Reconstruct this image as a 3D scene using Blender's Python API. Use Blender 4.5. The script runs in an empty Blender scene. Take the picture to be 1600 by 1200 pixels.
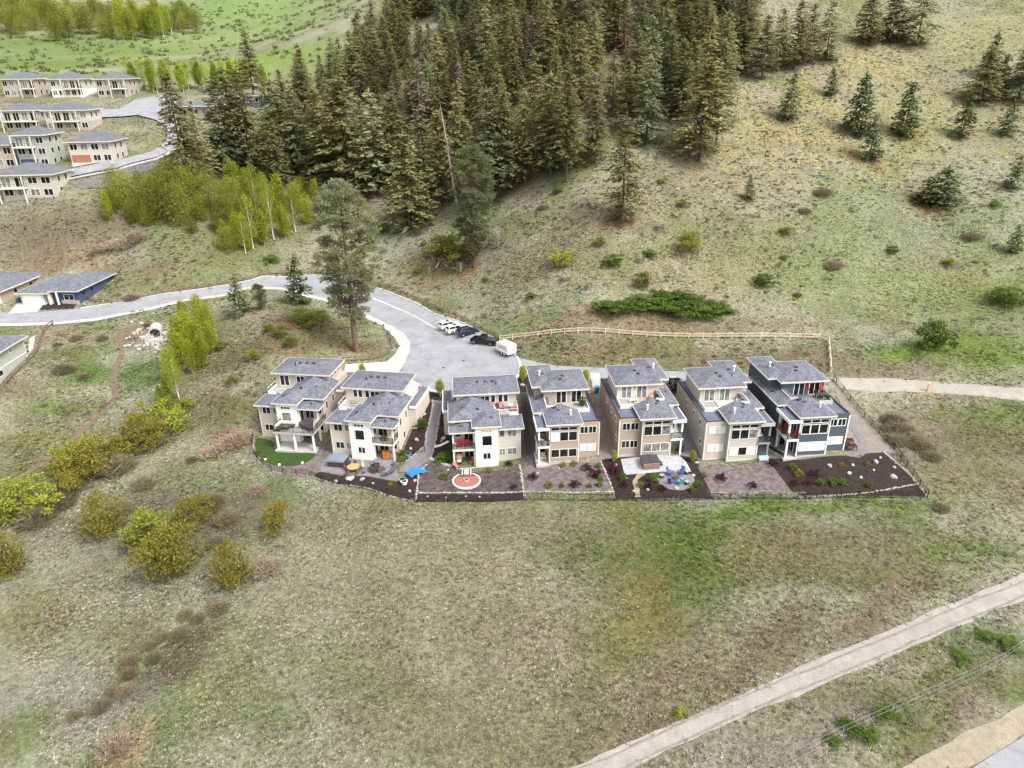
import bpy, math, random
import numpy as np
from mathutils import Matrix, Vector
from mathutils.geometry import delaunay_2d_cdt

random.seed(11)
rng = np.random.default_rng(11)
R = math.radians
scn = bpy.context.scene
col = scn.collection

# ------------------------------------------------------------------ camera (drone, 53 m above the yards)
PITCH, ROLL, FPX, CAMZ = R(24.143), R(-0.938), 1114.1, 53.0
_fw = Vector((0, math.cos(PITCH), -math.sin(PITCH)))
_dn = Vector((0, -math.sin(PITCH), -math.cos(PITCH)))
_rt = Vector((1, 0, 0))
RT = _rt * math.cos(ROLL) - _dn * math.sin(ROLL)
DN = _rt * math.sin(ROLL) + _dn * math.cos(ROLL)
cam = bpy.data.cameras.new('camera')
cam.sensor_width = 36.0
cam.lens = FPX / 1600 * 36
cam.clip_end = 5000
cam_o = bpy.data.objects.new('camera', cam)
col.objects.link(cam_o)
m = Matrix((RT, -DN, -_fw)).transposed().to_4x4()
m.translation = (0, 0, CAMZ)
cam_o.matrix_world = m
scn.camera = cam_o

# ------------------------------------------------------------------ overcast daylight
SUN_EL, SUN_AZ = R(52), R(128)          # azimuth clockwise from +Y (behind and right of the camera)
w = bpy.data.worlds.new('World')
scn.world = w
w.use_nodes = True
nt = w.node_tree
bg = nt.nodes['Background']
sky = nt.nodes.new('ShaderNodeTexSky')
sky.sky_type = 'NISHITA'
sky.sun_disc = False
sky.sun_elevation = SUN_EL
sky.sun_rotation = SUN_AZ
sky.air_density = 1.2
sky.dust_density = 4.0
hs = nt.nodes.new('ShaderNodeHueSaturation')
hs.inputs['Saturation'].default_value = 0.22      # cloud cover greys the sky
nt.links.new(sky.outputs[0], hs.inputs['Color'])
nt.links.new(hs.outputs[0], bg.inputs[0])
bg.inputs[1].default_value = 0.13
sl = bpy.data.lights.new('sun', 'SUN')
sl.energy = 1.25
sl.angle = R(14)
sl.color = (1.0, 0.965, 0.91)
so = bpy.data.objects.new('sun', sl)
col.objects.link(so)
sd = Vector((math.sin(SUN_AZ) * math.cos(SUN_EL), math.cos(SUN_AZ) * math.cos(SUN_EL), math.sin(SUN_EL)))
so.rotation_euler = sd.to_track_quat('Z', 'Y').to_euler()
scn.view_settings.view_transform = 'Standard'
scn.view_settings.look = 'None'
scn.view_settings.exposure = 1.45
scn.view_settings.gamma = 1.0
scn.render.resolution_x, scn.render.resolution_y = 1024, 768

# ------------------------------------------------------------------ helpers
def ray(px, py):
    return _fw + RT * ((px - 800) / FPX) + DN * ((py - 600) / FPX)

def on_z(px, py, z):
    d = ray(px, py)
    t = (z - CAMZ) / d.z
    return (d.x * t, d.y * t, z)

def on_y(px, py, y):
    d = ray(px, py)
    t = y / d.y
    return (d.x * t, y, CAMZ + d.z * t)

def tag(o, label=None, cat=None, group=None, kind=None):
    if label: o['label'] = label
    if cat: o['category'] = cat
    if group: o['group'] = group
    if kind: o['kind'] = kind
    return o

def empty(name, loc=(0, 0, 0), rz=0.0, parent=None):
    o = bpy.data.objects.new(name, None)
    o.empty_display_size = 0.3
    o.location = loc
    o.rotation_euler = (0, 0, rz)
    col.objects.link(o)
    o.parent = parent
    return o

def link(name, me, parent=None, loc=None, rz=0.0, s=None):
    o = bpy.data.objects.new(name, me)
    col.objects.link(o)
    o.parent = parent
    if loc is not None: o.location = loc
    o.rotation_euler = (0, 0, rz)
    if s is not None: o.scale = s if hasattr(s, '__len__') else (s, s, s)
    return o

def copy_tree(o, parent=None):
    c = o.copy()
    col.objects.link(c)
    c.parent = parent
    for ch in list(o.children):
        copy_tree(ch, c)
    return c

class MB:
    def __init__(s, mirror=False):
        s.v, s.f, s.m = [], [], mirror
    def add(s, vs, fs):
        n = len(s.v)
        s.v += [tuple(v) for v in vs]
        s.f += [tuple(i + n for i in f) for f in fs]
        return s
    def box(s, x0, x1, y0, y1, z0, z1):
        return s.add([(x0, y0, z0), (x1, y0, z0), (x1, y1, z0), (x0, y1, z0), (x0, y0, z1), (x1, y0, z1), (x1, y1, z1), (x0, y1, z1)],
                     [(0, 3, 2, 1), (4, 5, 6, 7), (0, 1, 5, 4), (1, 2, 6, 5), (2, 3, 7, 6), (3, 0, 4, 7)])
    def poly(s, pts):
        return s.add(pts, [tuple(range(len(pts)))])
    def prism(s, p, z0, z1):
        n = len(p)
        return s.add([(x, y, z0) for x, y in p] + [(x, y, z1) for x, y in p],
                     [tuple(range(n))[::-1], tuple(range(n, 2 * n))] + [(i, (i + 1) % n, n + (i + 1) % n, n + i) for i in range(n)])
    def cyl(s, p0, p1, r0, r1=None, n=8, cap=True):
        r1 = r0 if r1 is None else r1
        a, b = Vector(p0), Vector(p1)
        q = (b - a).to_track_quat('Z', 'Y')
        vs = []
        for c, r in ((a, r0), (b, r1)):
            for i in range(n):
                t = 2 * math.pi * i / n
                vs.append(c + q @ Vector((r * math.cos(t), r * math.sin(t), 0)))
        fs = [(i, (i + 1) % n, n + (i + 1) % n, n + i) for i in range(n)]
        if cap: fs += [tuple(range(n))[::-1], tuple(range(n, 2 * n))]
        return s.add(vs, fs)
    def bar(s, p0, p1, wd, ht):
        a, b = Vector(p0), Vector(p1)
        d = (b - a).normalized()
        sx = d.cross(Vector((0, 0, 1)))
        sx = sx.normalized() if sx.length > 1e-4 else Vector((1, 0, 0))
        u = sx.cross(d).normalized()
        vs = []
        for c in (a, b):
            for i, j in ((-1, -1), (1, -1), (1, 1), (-1, 1)):
                vs.append(c + sx * (i * wd / 2) + u * (j * ht / 2))
        return s.add(vs, [(0, 1, 2, 3), (7, 6, 5, 4), (0, 4, 5, 1), (1, 5, 6, 2), (2, 6, 7, 3), (3, 7, 4, 0)])
    def hip(s, x0, x1, y0, y1, z, p, ax=None):
        """hip roof surface: eaves at z, pitch p"""
        wx, wy = x1 - x0, y1 - y0
        if ax is None: ax = 'x' if wx > wy else 'y'
        if ax == 'x':
            h = wy / 2; k = min(h, wx / 2 - .01); zz = z + h * p; ym = (y0 + y1) / 2
            a, b = (x0 + k, ym, zz), (x1 - k, ym, zz)
            return s.add([(x0, y0, z), (x1, y0, z), (x1, y1, z), (x0, y1, z), a, b], [(0, 1, 5, 4), (1, 2, 5), (2, 3, 4, 5), (3, 0, 4), (3, 2, 1, 0)])
        h = wx / 2; k = min(h, wy / 2 - .01); zz = z + h * p; xm = (x0 + x1) / 2
        a, b = (xm, y0 + k, zz), (xm, y1 - k, zz)
        return s.add([(x0, y0, z), (x1, y0, z), (x1, y1, z), (x0, y1, z), a, b], [(0, 1, 4), (1, 2, 5, 4), (2, 3, 5), (3, 0, 4, 5), (3, 2, 1, 0)])
    def ring(s, x0, x1, y0, y1, z0, z1, t):
        s.box(x0, x1, y0, y0 + t, z0, z1); s.box(x0, x1, y1 - t, y1, z0, z1)
        s.box(x0, x0 + t, y0 + t, y1 - t, z0, z1); return s.box(x1 - t, x1, y0 + t, y1 - t, z0, z1)
    def ball(s, c, r, n=8, k=5, jit=0.0):
        rx, ry, rz = r if hasattr(r, '__len__') else (r, r, r)
        vs, fs = [], []
        for j in range(1, k):
            for i in range(n):
                a, b = 2 * math.pi * i / n, math.pi * j / k
                q = 1 + random.uniform(-jit, jit)
                vs.append((c[0] + q * rx * math.sin(b) * math.cos(a), c[1] + q * ry * math.sin(b) * math.sin(a), c[2] + q * rz * math.cos(b)))
        t, b_ = len(vs), len(vs) + 1
        vs += [(c[0], c[1], c[2] + rz), (c[0], c[1], c[2] - rz)]
        for j in range(k - 2):
            for i in range(n):
                fs.append((j * n + i, (j + 1) * n + i, (j + 1) * n + (i + 1) % n, j * n + (i + 1) % n))
        for i in range(n):
            fs.append((t, i, (i + 1) % n)); fs.append((b_, (k - 2) * n + (i + 1) % n, (k - 2) * n + i))
        return s.add(vs, fs)
    def mesh(s, name, mat):
        me = bpy.data.meshes.new(name)
        v, f = s.v, s.f
        if s.m:
            v = [(-x, y, z) for x, y, z in v]; f = [q[::-1] for q in f]
        me.from_pydata(v, [], f)
        if mat: me.materials.append(mat)
        me.update()
        return me
    def build(s, name, mat, parent=None, loc=None, rz=0.0, smooth=False):
        me = s.mesh(name, mat)
        if smooth: me.shade_smooth()
        return link(name, me, parent, loc, rz)

def np_mesh(name, V, F, mat=None, attr=None, colors=None, smooth=False):
    """fast mesh from arrays; F is (n,3) or (n,4)"""
    me = bpy.data.meshes.new(name)
    V = np.asarray(V, np.float32); F = np.asarray(F, np.int32); k = F.shape[1]
    me.vertices.add(len(V)); me.vertices.foreach_set('co', V.ravel())
    me.loops.add(F.size); me.loops.foreach_set('vertex_index', F.ravel())
    me.polygons.add(len(F)); me.polygons.foreach_set('loop_start', np.arange(0, F.size, k, dtype=np.int32))
    me.polygons.foreach_set('use_smooth', np.full(len(F), smooth, dtype=bool))
    if attr is not None:
        a = me.attributes.new('tint', 'FLOAT', 'FACE'); a.data.foreach_set('value', np.asarray(attr, np.float32))
    if colors is not None:
        c = me.attributes.new('cover', 'FLOAT_COLOR', 'POINT')
        q = np.ones((len(V), 4), np.float32); q[:, :3] = colors
        c.data.foreach_set('color', q.ravel())
    if mat: me.materials.append(mat)
    me.update(calc_edges=True)
    return me

# ------------------------------------------------------------------ materials
def lin(r, g, b, k=1.0):
    f = lambda c: (c / 12.92 if c <= .04045 else ((c + .055) / 1.055) ** 2.4) * k
    return tuple(f(c / 255) for c in (r, g, b))

MATS = {}
def mat(name, c, rough=.8, var=.12, scale=3.0, bump=0.0, metal=0.0, spec=.3, c2=None, emit=None, estr=0, fine=None, stretch=None):
    if name in MATS: return MATS[name]
    m = bpy.data.materials.new(name); m.use_nodes = True
    t = m.node_tree; p = t.nodes['Principled BSDF']; N = t.nodes.new; L = t.links.new
    p.inputs['Roughness'].default_value = rough; p.inputs['Metallic'].default_value = metal
    p.inputs['Specular IOR Level'].default_value = spec
    c = tuple(c)
    if var or c2:
        g = N('ShaderNodeNewGeometry')
        src = g.outputs['Position']
        if stretch:
            vm = N('ShaderNodeVectorMath'); vm.operation = 'MULTIPLY'; vm.inputs[1].default_value = stretch
            L(src, vm.inputs[0]); src = vm.outputs[0]
        n = N('ShaderNodeTexNoise'); n.inputs['Scale'].default_value = scale; n.inputs['Detail'].default_value = 5; n.inputs['Roughness'].default_value = .65
        L(src, n.inputs['Vector'])
        r = N('ShaderNodeValToRGB'); e = r.color_ramp.elements
        lo = tuple(max(0, x * (1 - var * 1.6)) for x in c); hi = tuple(x * (1 + var * 1.6) for x in (c2 or c))
        e[0].position, e[1].position = .3, .7
        e[0].color = (*lo, 1); e[1].color = (*hi, 1)
        L(n.outputs[0], r.inputs[0]); out = r.outputs[0]
        if fine:
            n2 = N('ShaderNodeTexNoise'); n2.inputs['Scale'].default_value = fine[0]; n2.inputs['Detail'].default_value = 3
            L(g.outputs['Position'], n2.inputs['Vector'])
            mr = N('ShaderNodeMapRange'); mr.inputs[1].default_value = .3; mr.inputs[2].default_value = .7
            mr.inputs[3].default_value = 1 - fine[1]; mr.inputs[4].default_value = 1 + fine[1]
            L(n2.outputs[0], mr.inputs[0])
            mx = N('ShaderNodeVectorMath'); mx.operation = 'SCALE'
            L(out, mx.inputs[0]); L(mr.outputs[0], mx.inputs['Scale']); out = mx.outputs[0]
        L(out, p.inputs['Base Color'])
        if bump:
            b = N('ShaderNodeBump'); b.inputs['Strength'].default_value = bump; b.inputs['Distance'].default_value = .1
            L((n2 if fine else n).outputs[0], b.inputs['Height']); L(b.outputs[0], p.inputs['Normal'])
    else:
        p.inputs['Base Color'].default_value = (*c, 1)
    if emit:
        p.inputs['Emission Color'].default_value = (*emit, 1); p.inputs['Emission Strength'].default_value = estr
    MATS[name] = m
    return m

def leaf_mat(name, c1, c2, rand=.35, trans=.25):
    if name in MATS: return MATS[name]
    m = bpy.data.materials.new(name); m.use_nodes = True
    t = m.node_tree; p = t.nodes['Principled BSDF']; N = t.nodes.new; L = t.links.new
    at = N('ShaderNodeAttribute'); at.attribute_name = 'tint'
    oi = N('ShaderNodeObjectInfo')
    mx = N('ShaderNodeMix'); mx.data_type = 'RGBA'
    ad = N('ShaderNodeMath'); ad.operation = 'MULTIPLY_ADD'; ad.inputs[1].default_value = .55; ad.use_clamp = True
    sc = N('ShaderNodeMath'); sc.operation = 'MULTIPLY'; sc.inputs[1].default_value = .45
    L(oi.outputs['Random'], sc.inputs[0]); L(at.outputs['Fac'], ad.inputs[0]); L(sc.outputs[0], ad.inputs[2])
    L(ad.outputs[0], mx.inputs['Factor'])
    mx.inputs['A'].default_value = (*c1, 1); mx.inputs['B'].default_value = (*c2, 1)
    mr = N('ShaderNodeMapRange'); mr.inputs[3].default_value = 1 - rand; mr.inputs[4].default_value = 1 + rand
    wn = N('ShaderNodeTexWhiteNoise'); wn.noise_dimensions = '1D'
    L(oi.outputs['Random'], wn.inputs['W']); L(wn.outputs['Value'], mr.inputs[0])
    v = N('ShaderNodeVectorMath'); v.operation = 'SCALE'
    L(mx.outputs['Result'], v.inputs[0]); L(mr.outputs[0], v.inputs['Scale'])
    L(v.outputs[0], p.inputs['Base Color'])
    p.inputs['Roughness'].default_value = .75; p.inputs['Specular IOR Level'].default_value = .2
    if trans:
        tr = N('ShaderNodeBsdfTranslucent'); ms = N('ShaderNodeMixShader'); ms.inputs[0].default_value = trans
        L(v.outputs[0], tr.inputs[0]); L(p.outputs[0], ms.inputs[1]); L(tr.outputs[0], ms.inputs[2])
        L(ms.outputs[0], t.nodes['Material Output'].inputs[0])
    MATS[name] = m
    return m

def worn_asphalt(m):
    t = m.node_tree; p = t.nodes['Principled BSDF']; N = t.nodes.new; L = t.links.new
    src = p.inputs['Base Color'].links[0].from_socket; g = N('ShaderNodeNewGeometry')
    vo = N('ShaderNodeTexVoronoi'); vo.feature = 'DISTANCE_TO_EDGE'; vo.inputs['Scale'].default_value = .11
    nz = N('ShaderNodeTexNoise'); nz.inputs['Scale'].default_value = .35; nz.inputs['Detail'].default_value = 4
    wp = N('ShaderNodeVectorMath'); wp.operation = 'MULTIPLY_ADD'; wp.inputs[1].default_value = (3, 3, 3)
    L(g.outputs['Position'], nz.inputs['Vector']); L(nz.outputs['Color'], wp.inputs[0]); L(g.outputs['Position'], wp.inputs[2]); L(wp.outputs[0], vo.inputs['Vector'])
    mr = N('ShaderNodeMapRange'); mr.inputs[1].default_value = .004; mr.inputs[2].default_value = .018; mr.inputs[3].default_value = .88; mr.inputs[4].default_value = 1
    L(vo.outputs['Distance'], mr.inputs[0])
    st = N('ShaderNodeTexNoise'); st.inputs['Scale'].default_value = .6; st.inputs['Detail'].default_value = 6; L(g.outputs['Position'], st.inputs['Vector'])
    m2 = N('ShaderNodeMapRange'); m2.inputs[1].default_value = .58; m2.inputs[2].default_value = .7; m2.inputs[3].default_value = 1; m2.inputs[4].default_value = .84; L(st.outputs[0], m2.inputs[0])
    mu = N('ShaderNodeMath'); mu.operation = 'MULTIPLY'; L(mr.outputs[0], mu.inputs[0]); L(m2.outputs[0], mu.inputs[1])
    v = N('ShaderNodeVectorMath'); v.operation = 'SCALE'; L(src, v.inputs[0]); L(mu.outputs[0], v.inputs['Scale']); L(v.outputs[0], p.inputs['Base Color'])
K = .43
G_ = lambda r, g, b, k=K: lin(r, g, b, k)
M_asph = mat('asphalt', G_(192, 193, 198, .44), .9, .10, .35, fine=(8, .10))
worn_asphalt(M_asph)
M_conc = mat('concrete', G_(226, 222, 216, .5), .85, .06, .6, fine=(20, .05))
M_kerb = mat('kerb_concrete', G_(232, 228, 222, .52), .85, .06, 1)
M_trail = mat('trail_gravel', G_(204, 196, 188, .40), .95, .10, .8, fine=(9, .16), bump=.3)
M_trail2 = mat('trail_gravel_pale', G_(214, 204, 190, .40), .95, .10, .8, fine=(9, .18), bump=.3)
M_dirt = mat('dirt_path', G_(150, 128, 112), .95, .2, 1.2, fine=(8, .2), bump=.3)
M_shoulder = mat('gravel_shoulder', G_(204, 190, 166, .40), .95, .12, 1.5, fine=(12, .2), bump=.4)
M_barkd = mat('bark_chips_dark', G_(112, 98, 98), .95, .35, 1.2, fine=(6, .45), bump=.6)
M_mulch = mat('mulch', G_(62, 48, 44, .5), .95, .35, 2.0, fine=(9, .35), bump=.6)
M_bark = mat('bark_chips', G_(146, 131, 132), .95, .32, 1.4, fine=(7, .4), bump=.6)
M_lawn = mat('turf', G_(72, 104, 38, .42), .9, .12, 1.0, fine=(14, .2), bump=.3)
M_paver = mat('pavers', G_(165, 160, 165), .9, .15, .9, fine=(6, .22))
M_flag = mat('flagstone', G_(226, 226, 228), .9, .12, 1.4, fine=(5, .2))
M_pathgr = mat('path_stone', G_(160, 155, 158), .9, .12, .8, fine=(8, .2))
M_gravel = mat('side_gravel', G_(176, 162, 152), .95, .12, 1.2, fine=(9, .25), bump=.4)
M_roof = mat('shingles', lin(132, 134, 146, .5), .92, .16, .9, fine=(5.5, .62), bump=.25)
M_memb = mat('roof_membrane', lin(118, 122, 142, .55), .45, .10, .5)
M_rooftile2 = mat('shingles_far', lin(124, 126, 132, .55), .9, .14, .8, fine=(6, .2))
M_white = mat('white_paint', (.78, .77, .74), .6, .03, .8)
M_trim = mat('cream_trim', (.62, .58, .51), .6, .03, 1)
M_fasc = mat('fascia', (.52, .495, .45), .6, .04, 1)
M_stucco = mat('white_stucco', (.68, .66, .61), .85, .03, 2)
M_cream = mat('cream_siding', (.52, .46, .39), .8, .05, 1, stretch=(1, 1, 12))
M_beige = mat('beige_siding', (.46, .425, .37), .8, .05, 1, stretch=(1, 1, 12))
M_pink = mat('rose_beige_siding', (.40, .335, .295), .8, .05, 1, stretch=(1, 1, 12))
M_tan = mat('tan_siding', (.34, .27, .22), .8, .06, 1, stretch=(1, 1, 12))
M_greige = mat('greige_siding', (.43, .39, .34), .8, .05, 1, stretch=(1, 1, 12))
M_slate = mat('slate_siding', (.07, .088, .108), .7, .06, 1, stretch=(1, 1, 12))
M_navy = mat('navy_siding', (.05, .075, .13), .7, .06, 1)
M_sage = mat('sage_siding', (.33, .34, .30), .8, .05, 1, stretch=(1, 1, 12))
M_taupe = mat('taupe_siding', (.36, .31, .27), .8, .05, 1)
M_brick = mat('rust_panel', (.30, .13, .09), .8, .08, 2)
M_glass = mat('window_glass', (.012, .014, .016), .08, .5, .4, spec=.5)
M_glass2 = mat('window_glass_curtain', (.16, .17, .165), .15, .5, 1.6, spec=.5)
M_blind = mat('window_blind', (.62, .66, .64), .3, .06, 4)
M_warm = mat('lit_window', (.3, .2, .08), .3, .3, 2, emit=(1, .62, .2), estr=.12)
M_dkmet = mat('black_metal', (.02, .02, .022), .5, 0)
M_grmet = mat('grey_metal', (.35, .35, .36), .4, .1, metal=.6)
M_deck = mat('deck_boards', (.27, .25, .24), .8, .12, 2)
M_wood = mat('fence_wood', (.17, .115, .078), .85, .22, 1.2)
M_brownwood = mat('brown_wood', (.12, .065, .04), .8, .2, 2)
M_orange = mat('orange_steel', (.50, .15, .02), .45, .05)
M_honey = mat('honey_wood', (.46, .27, .09), .5, .12, 3)
M_red = mat('red_fabric', (.52, .02, .03), .7, .08, 4)
M_pinkf = mat('rose_fabric', (.36, .15, .13), .8, .08, 4)
M_blue = mat('blue_plastic', (.06, .10, .24), .5, .05)
M_teal = mat('teal_plastic', (.03, .30, .36), .5, .05)
M_bluetarp = mat('blue_tarp', (.02, .17, .50), .4, .15, 3)
M_char = mat('charcoal', (.045, .043, .045), .6, .15, 3)
M_wicker = mat('wicker', (.25, .18, .13), .8, .25, 12)
M_spacover = mat('spa_cover', lin(150, 162, 184, .55), .5, .05)
M_spadark = mat('spa_cover_dark', (.05, .05, .06), .5, .1)
M_spacab = mat('spa_cabinet', (.22, .13, .10), .7, .15, 4)
M_sand = mat('beige_fabric', (.58, .46, .34), .8, .05)
M_rock = mat('boulder', (.34, .31, .28), .9, .22, 1.6)
M_edge = mat('edging_stone', (.31, .285, .25), .9, .25, 3)
M_brickp = mat('fire_circle_brick', (.27, .105, .08), .9, .12, 5)
M_trunk = mat('bark_fir', (.10, .075, .055), .95, .3, 3, bump=.4)
M_trunkp = mat('bark_pine', (.13, .085, .062), .95, .35, 2, bump=.4)
M_trunkw = mat('bark_birch', (.50, .48, .42), .9, .25, 3)
M_dead = mat('dead_wood', (.33, .27, .22), .95, .2, 3)

L_fir = leaf_mat('needles_fir', lin(106, 110, 68, .9), lin(168, 162, 112, .9), .35, .5)
L_firg = leaf_mat('needles_greygreen', lin(110, 120, 84, .9), lin(168, 172, 130, .9), .3, .5)
L_young = leaf_mat('needles_young', lin(82, 98, 62, .65), lin(136, 148, 96, .65), .2, .35)
L_pond = leaf_mat('needles_ponderosa', lin(104, 112, 74, .85), lin(172, 176, 132, .85), .12, .5)
L_bright = leaf_mat('leaves_bright', lin(128, 148, 24, .7), lin(206, 214, 84, .7), .2, .45)
L_mid = leaf_mat('leaves_mid', lin(104, 118, 38, .75), lin(178, 182, 84, .75), .35, .45)
L_olive = leaf_mat('leaves_olive', lin(122, 116, 44, .72), lin(182, 172, 80, .72), .12, .45)
L_twig = leaf_mat('twigs_bare', lin(126, 116, 88, .62), lin(184, 172, 140, .62), .15, .35)
L_pink = leaf_mat('stalks_dry', lin(176, 150, 130, .6), lin(222, 200, 178, .6), .1, .3)
L_purple = leaf_mat('leaves_purple', lin(58, 34, 42, .6), lin(100, 58, 66, .6), .2, .1)
L_green = leaf_mat('leaves_green', lin(74, 98, 36, .75), lin(134, 156, 70, .75), .2, .45)
L_snow = leaf_mat('blossom_white', lin(180, 180, 160, .6), lin(232, 232, 216, .6), .1, .2)

# ------------------------------------------------------------------ houses' survey (position, base height, rotation)
HB = {4: (12.79, 93.25, -1.24, R(4.6), True), 5: (15.55, 92.11, -.35, R(4.2), False), 6: (27.68, 90.35, -.22, R(3.8), False), 7: (48.1, 90.59, .69, R(4.2), True)}
HA = {1: (-40.52, 102.96, -2.31, R(-8.5), False), 2: (-27.68, 96.81, -2.41, R(-10.2), False), 3: (.77, 93.98, -2.45, R(4.5), True)}
ROADZ = {1: .9, 2: .8, 3: .8, 4: 2.0, 5: 2.8, 6: 3.0, 7: 3.9}
def loc2w(h, x, y):
    X, Y, Z, a, mi = (HA.get(h) or HB.get(h))
    if mi: x = -x
    return X + math.cos(a) * x - math.sin(a) * y, Y + math.sin(a) * x + math.cos(a) * y

# ------------------------------------------------------------------ terrain height from surveyed spot heights
CP = []
for p in [(1050,582,3.2),(900,574,2.3),(960,580,2.7),(1150,590,3.6),(700,602,1.0),(760,578,1.6),(690,560,1.4),(650,575,1.1),(640,540,1.8),
    (800,556,2.2),(760,540,2.2),(700,520,2.3),(660,510,2.4),(600,530,2.0),(830,585,1.8),(640,480,3),(595,500,2.7),(690,490,3),(610,465,3.5),(650,468,3.4),
    (560,445,4.3),(560,475,4.0),(500,432,4.9),(500,458,4.7),(430,432,5.2),(430,452,5),(350,450,5.2),(350,466,5),(300,460,5.2),(300,474,5),
    (200,472,5.1),(200,494,5),(100,488,5.1),(100,509,5),(20,490,5.3),(20,507,5.2),(560,573,1.2),(600,571,1.2),(622,548,1.6),
    (555,545,3.0),(480,520,5.4),(400,490,6.9),(420,540,5.2),(370,560,4.2),(450,472,6.2),(360,500,5.8),(330,488,5.0),
    (380,600,2.6),(400,575,3.6),(350,660,-.4),(330,620,1.0),(385,690,-2.4),(300,640,-1),(390,745,-3.2),
    (180,600,-.9),(240,548,1),(240,522,3),(300,560,1.3),(150,700,-4),(20,640,-1.2),(60,560,2.5),(120,540,3),(150,520,4.2),(60,600,.6),(250,700,-3.7),
    (20,780,-5.8),(130,790,-5.5),(250,850,-6),(350,800,-4.7),(350,900,-6.2),(440,810,-4.3),(500,775,-3.5),(600,785,-3.2),
    (655,787,-3),(820,787,-2.2),(960,787,-1.5),(1110,787,-1.3),(1250,785,-.9),(1447,782,-.5),(600,900,-5),(800,900,-4.4),(1000,900,-3.9),(1200,900,-3.4),(1450,880,-2.6),(1590,820,-1.4),
    (600,1050,-6.8),(800,1050,-6.3),(1000,1050,-6),(100,1000,-8.5),(100,1190,-9.5),(350,1050,-8.2),(400,1190,-9),(700,1190,-8),(1000,1190,-7.6),(1250,1075,-6.2),(1590,920,-3.8),(1400,1010,-5.1),
    (1590,1000,-5),(1590,1100,-5.9),(1400,1180,-7.2),(1250,1190,-7.5),(1590,1190,-6.5),
    (1342,640,1.2),(1340,622,2.2),(1308,597,3.7),(1400,602,3.2),(1500,608,3.0),(1590,612,3.0),(1450,680,.6),(1590,700,.2),(1400,740,.2),(1590,760,-.6),
    (840,527,4.4),(1000,527,5.4),(1150,529,5.8),(1295,530,6.1),(1590,540,7),(780,530,3.0),(740,470,4.6),(300,440,6.4),(150,420,8.4),(60,430,7.4),(70,476,5.3),(20,474,5.4)]:
    CP.append(on_z(*p))
for px in (920, 1120, 1320, 1520):
    for py, y in ((480, 135.6), (400, 150.5), (300, 172.6), (200, 199), (100, 233), (0, 279)):
        CP.append(on_y(px, py, y * (1 + (px - 1100) * .00004)))
for py, y in ((410, 166.8), (330, 188.4), (270, 207.4), (200, 232), (100, 280), (0, 347)):
    CP.append(on_y(740, py, y))
for py, y in ((380, 188), (300, 217), (220, 254), (130, 308), (50, 379)):
    CP.append(on_y(500, py, y))
for px, py, y in ((300,400,172),(300,340,187),(260,300,197),(380,320,200),(100,380,173),(100,332,186),(60,316,189),(15,322,189),(150,300,195),(180,258,209),(100,272,202),(20,280,200),(240,235,227),
    (260,200,247),(210,185,262),(120,163,283),(30,165,283),(200,160,283),(300,166,270),(350,200,250),(150,122,330),(300,112,340),(50,122,330),(300,92,400),(100,72,450),(300,30,560),(100,20,600),(420,60,480),(430,170,290)):
    CP.append(on_y(px, py, y))
for h in (1, 2, 3, 4, 5, 6, 7):
    z0 = (HA.get(h) or HB.get(h))[2]
    xm = 9.0
    for x, y, z in ((0, -1.5, z0), (xm, -1.5, z0), (0, -5.5, z0 - .25), (xm, -5.5, z0 - .25), (1, 15.5, ROADZ[h]), (8, 15.5, ROADZ[h]), (-.8, 4, z0 + .7), (xm + 1, 4, z0 + .7), (-.8, 10, z0 + 2.4), (xm + 1.2, 10, z0 + 2.4)):
        if h in (1, 2) and y > 15: y = 17.5
        if h == 1 and x < 0: z += .3
        CP.append((*loc2w(h, x, y), z))
CP += [(-120, 30, -11), (0, 26, -12), (120, 30, -11), (-190, 60, -6), (-130, 80, -5), (190, 60, -3), (130, 70, -2), (-260, 140, 10), (260, 120, 8), (170, 110, 4), (230, 200, 52),
       (300, 300, 120), (-320, 260, 45), (-300, 420, 62), (-420, 700, 120), (0, 520, 130), (0, 700, 175), (-200, 900, 190), (250, 500, 175), (500, 260, 100), (450, 700, 230), (-600, 500, 110), (-600, 200, 40), (500, 60, -5), (-500, 40, -8), (-150, 620, 92)]
CP = np.array(CP, float)
_c = 7.0
def _phi(r2): return np.sqrt(r2 + _c * _c)
_n = len(CP)
A = np.zeros((_n + 3, _n + 3))
A[:_n, :_n] = _phi((CP[:, None, 0] - CP[None, :, 0]) ** 2 + (CP[:, None, 1] - CP[None, :, 1]) ** 2) + np.eye(_n) * -1.2
A[:_n, _n] = 1; A[:_n, _n + 1] = CP[:, 0]; A[:_n, _n + 2] = CP[:, 1]
A[_n:, :_n] = A[:_n, _n:].T
_w = np.linalg.solve(A, np.r_[CP[:, 2], 0, 0, 0])
def T(x, y):
    x = np.atleast_1d(np.asarray(x, float)); y = np.atleast_1d(np.asarray(y, float))
    sh = x.shape; x = x.ravel(); y = y.ravel(); out = np.empty_like(x)
    for i in range(0, len(x), 20000):
        xx, yy = x[i:i + 20000], y[i:i + 20000]
        out[i:i + 20000] = _phi((xx[:, None] - CP[None, :, 0]) ** 2 + (yy[:, None] - CP[None, :, 1]) ** 2) @ _w[:_n] + _w[_n] + _w[_n + 1] * xx + _w[_n + 2] * yy
    return out.reshape(sh)
def tz(x, y): return float(T(x, y)[0])

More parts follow.
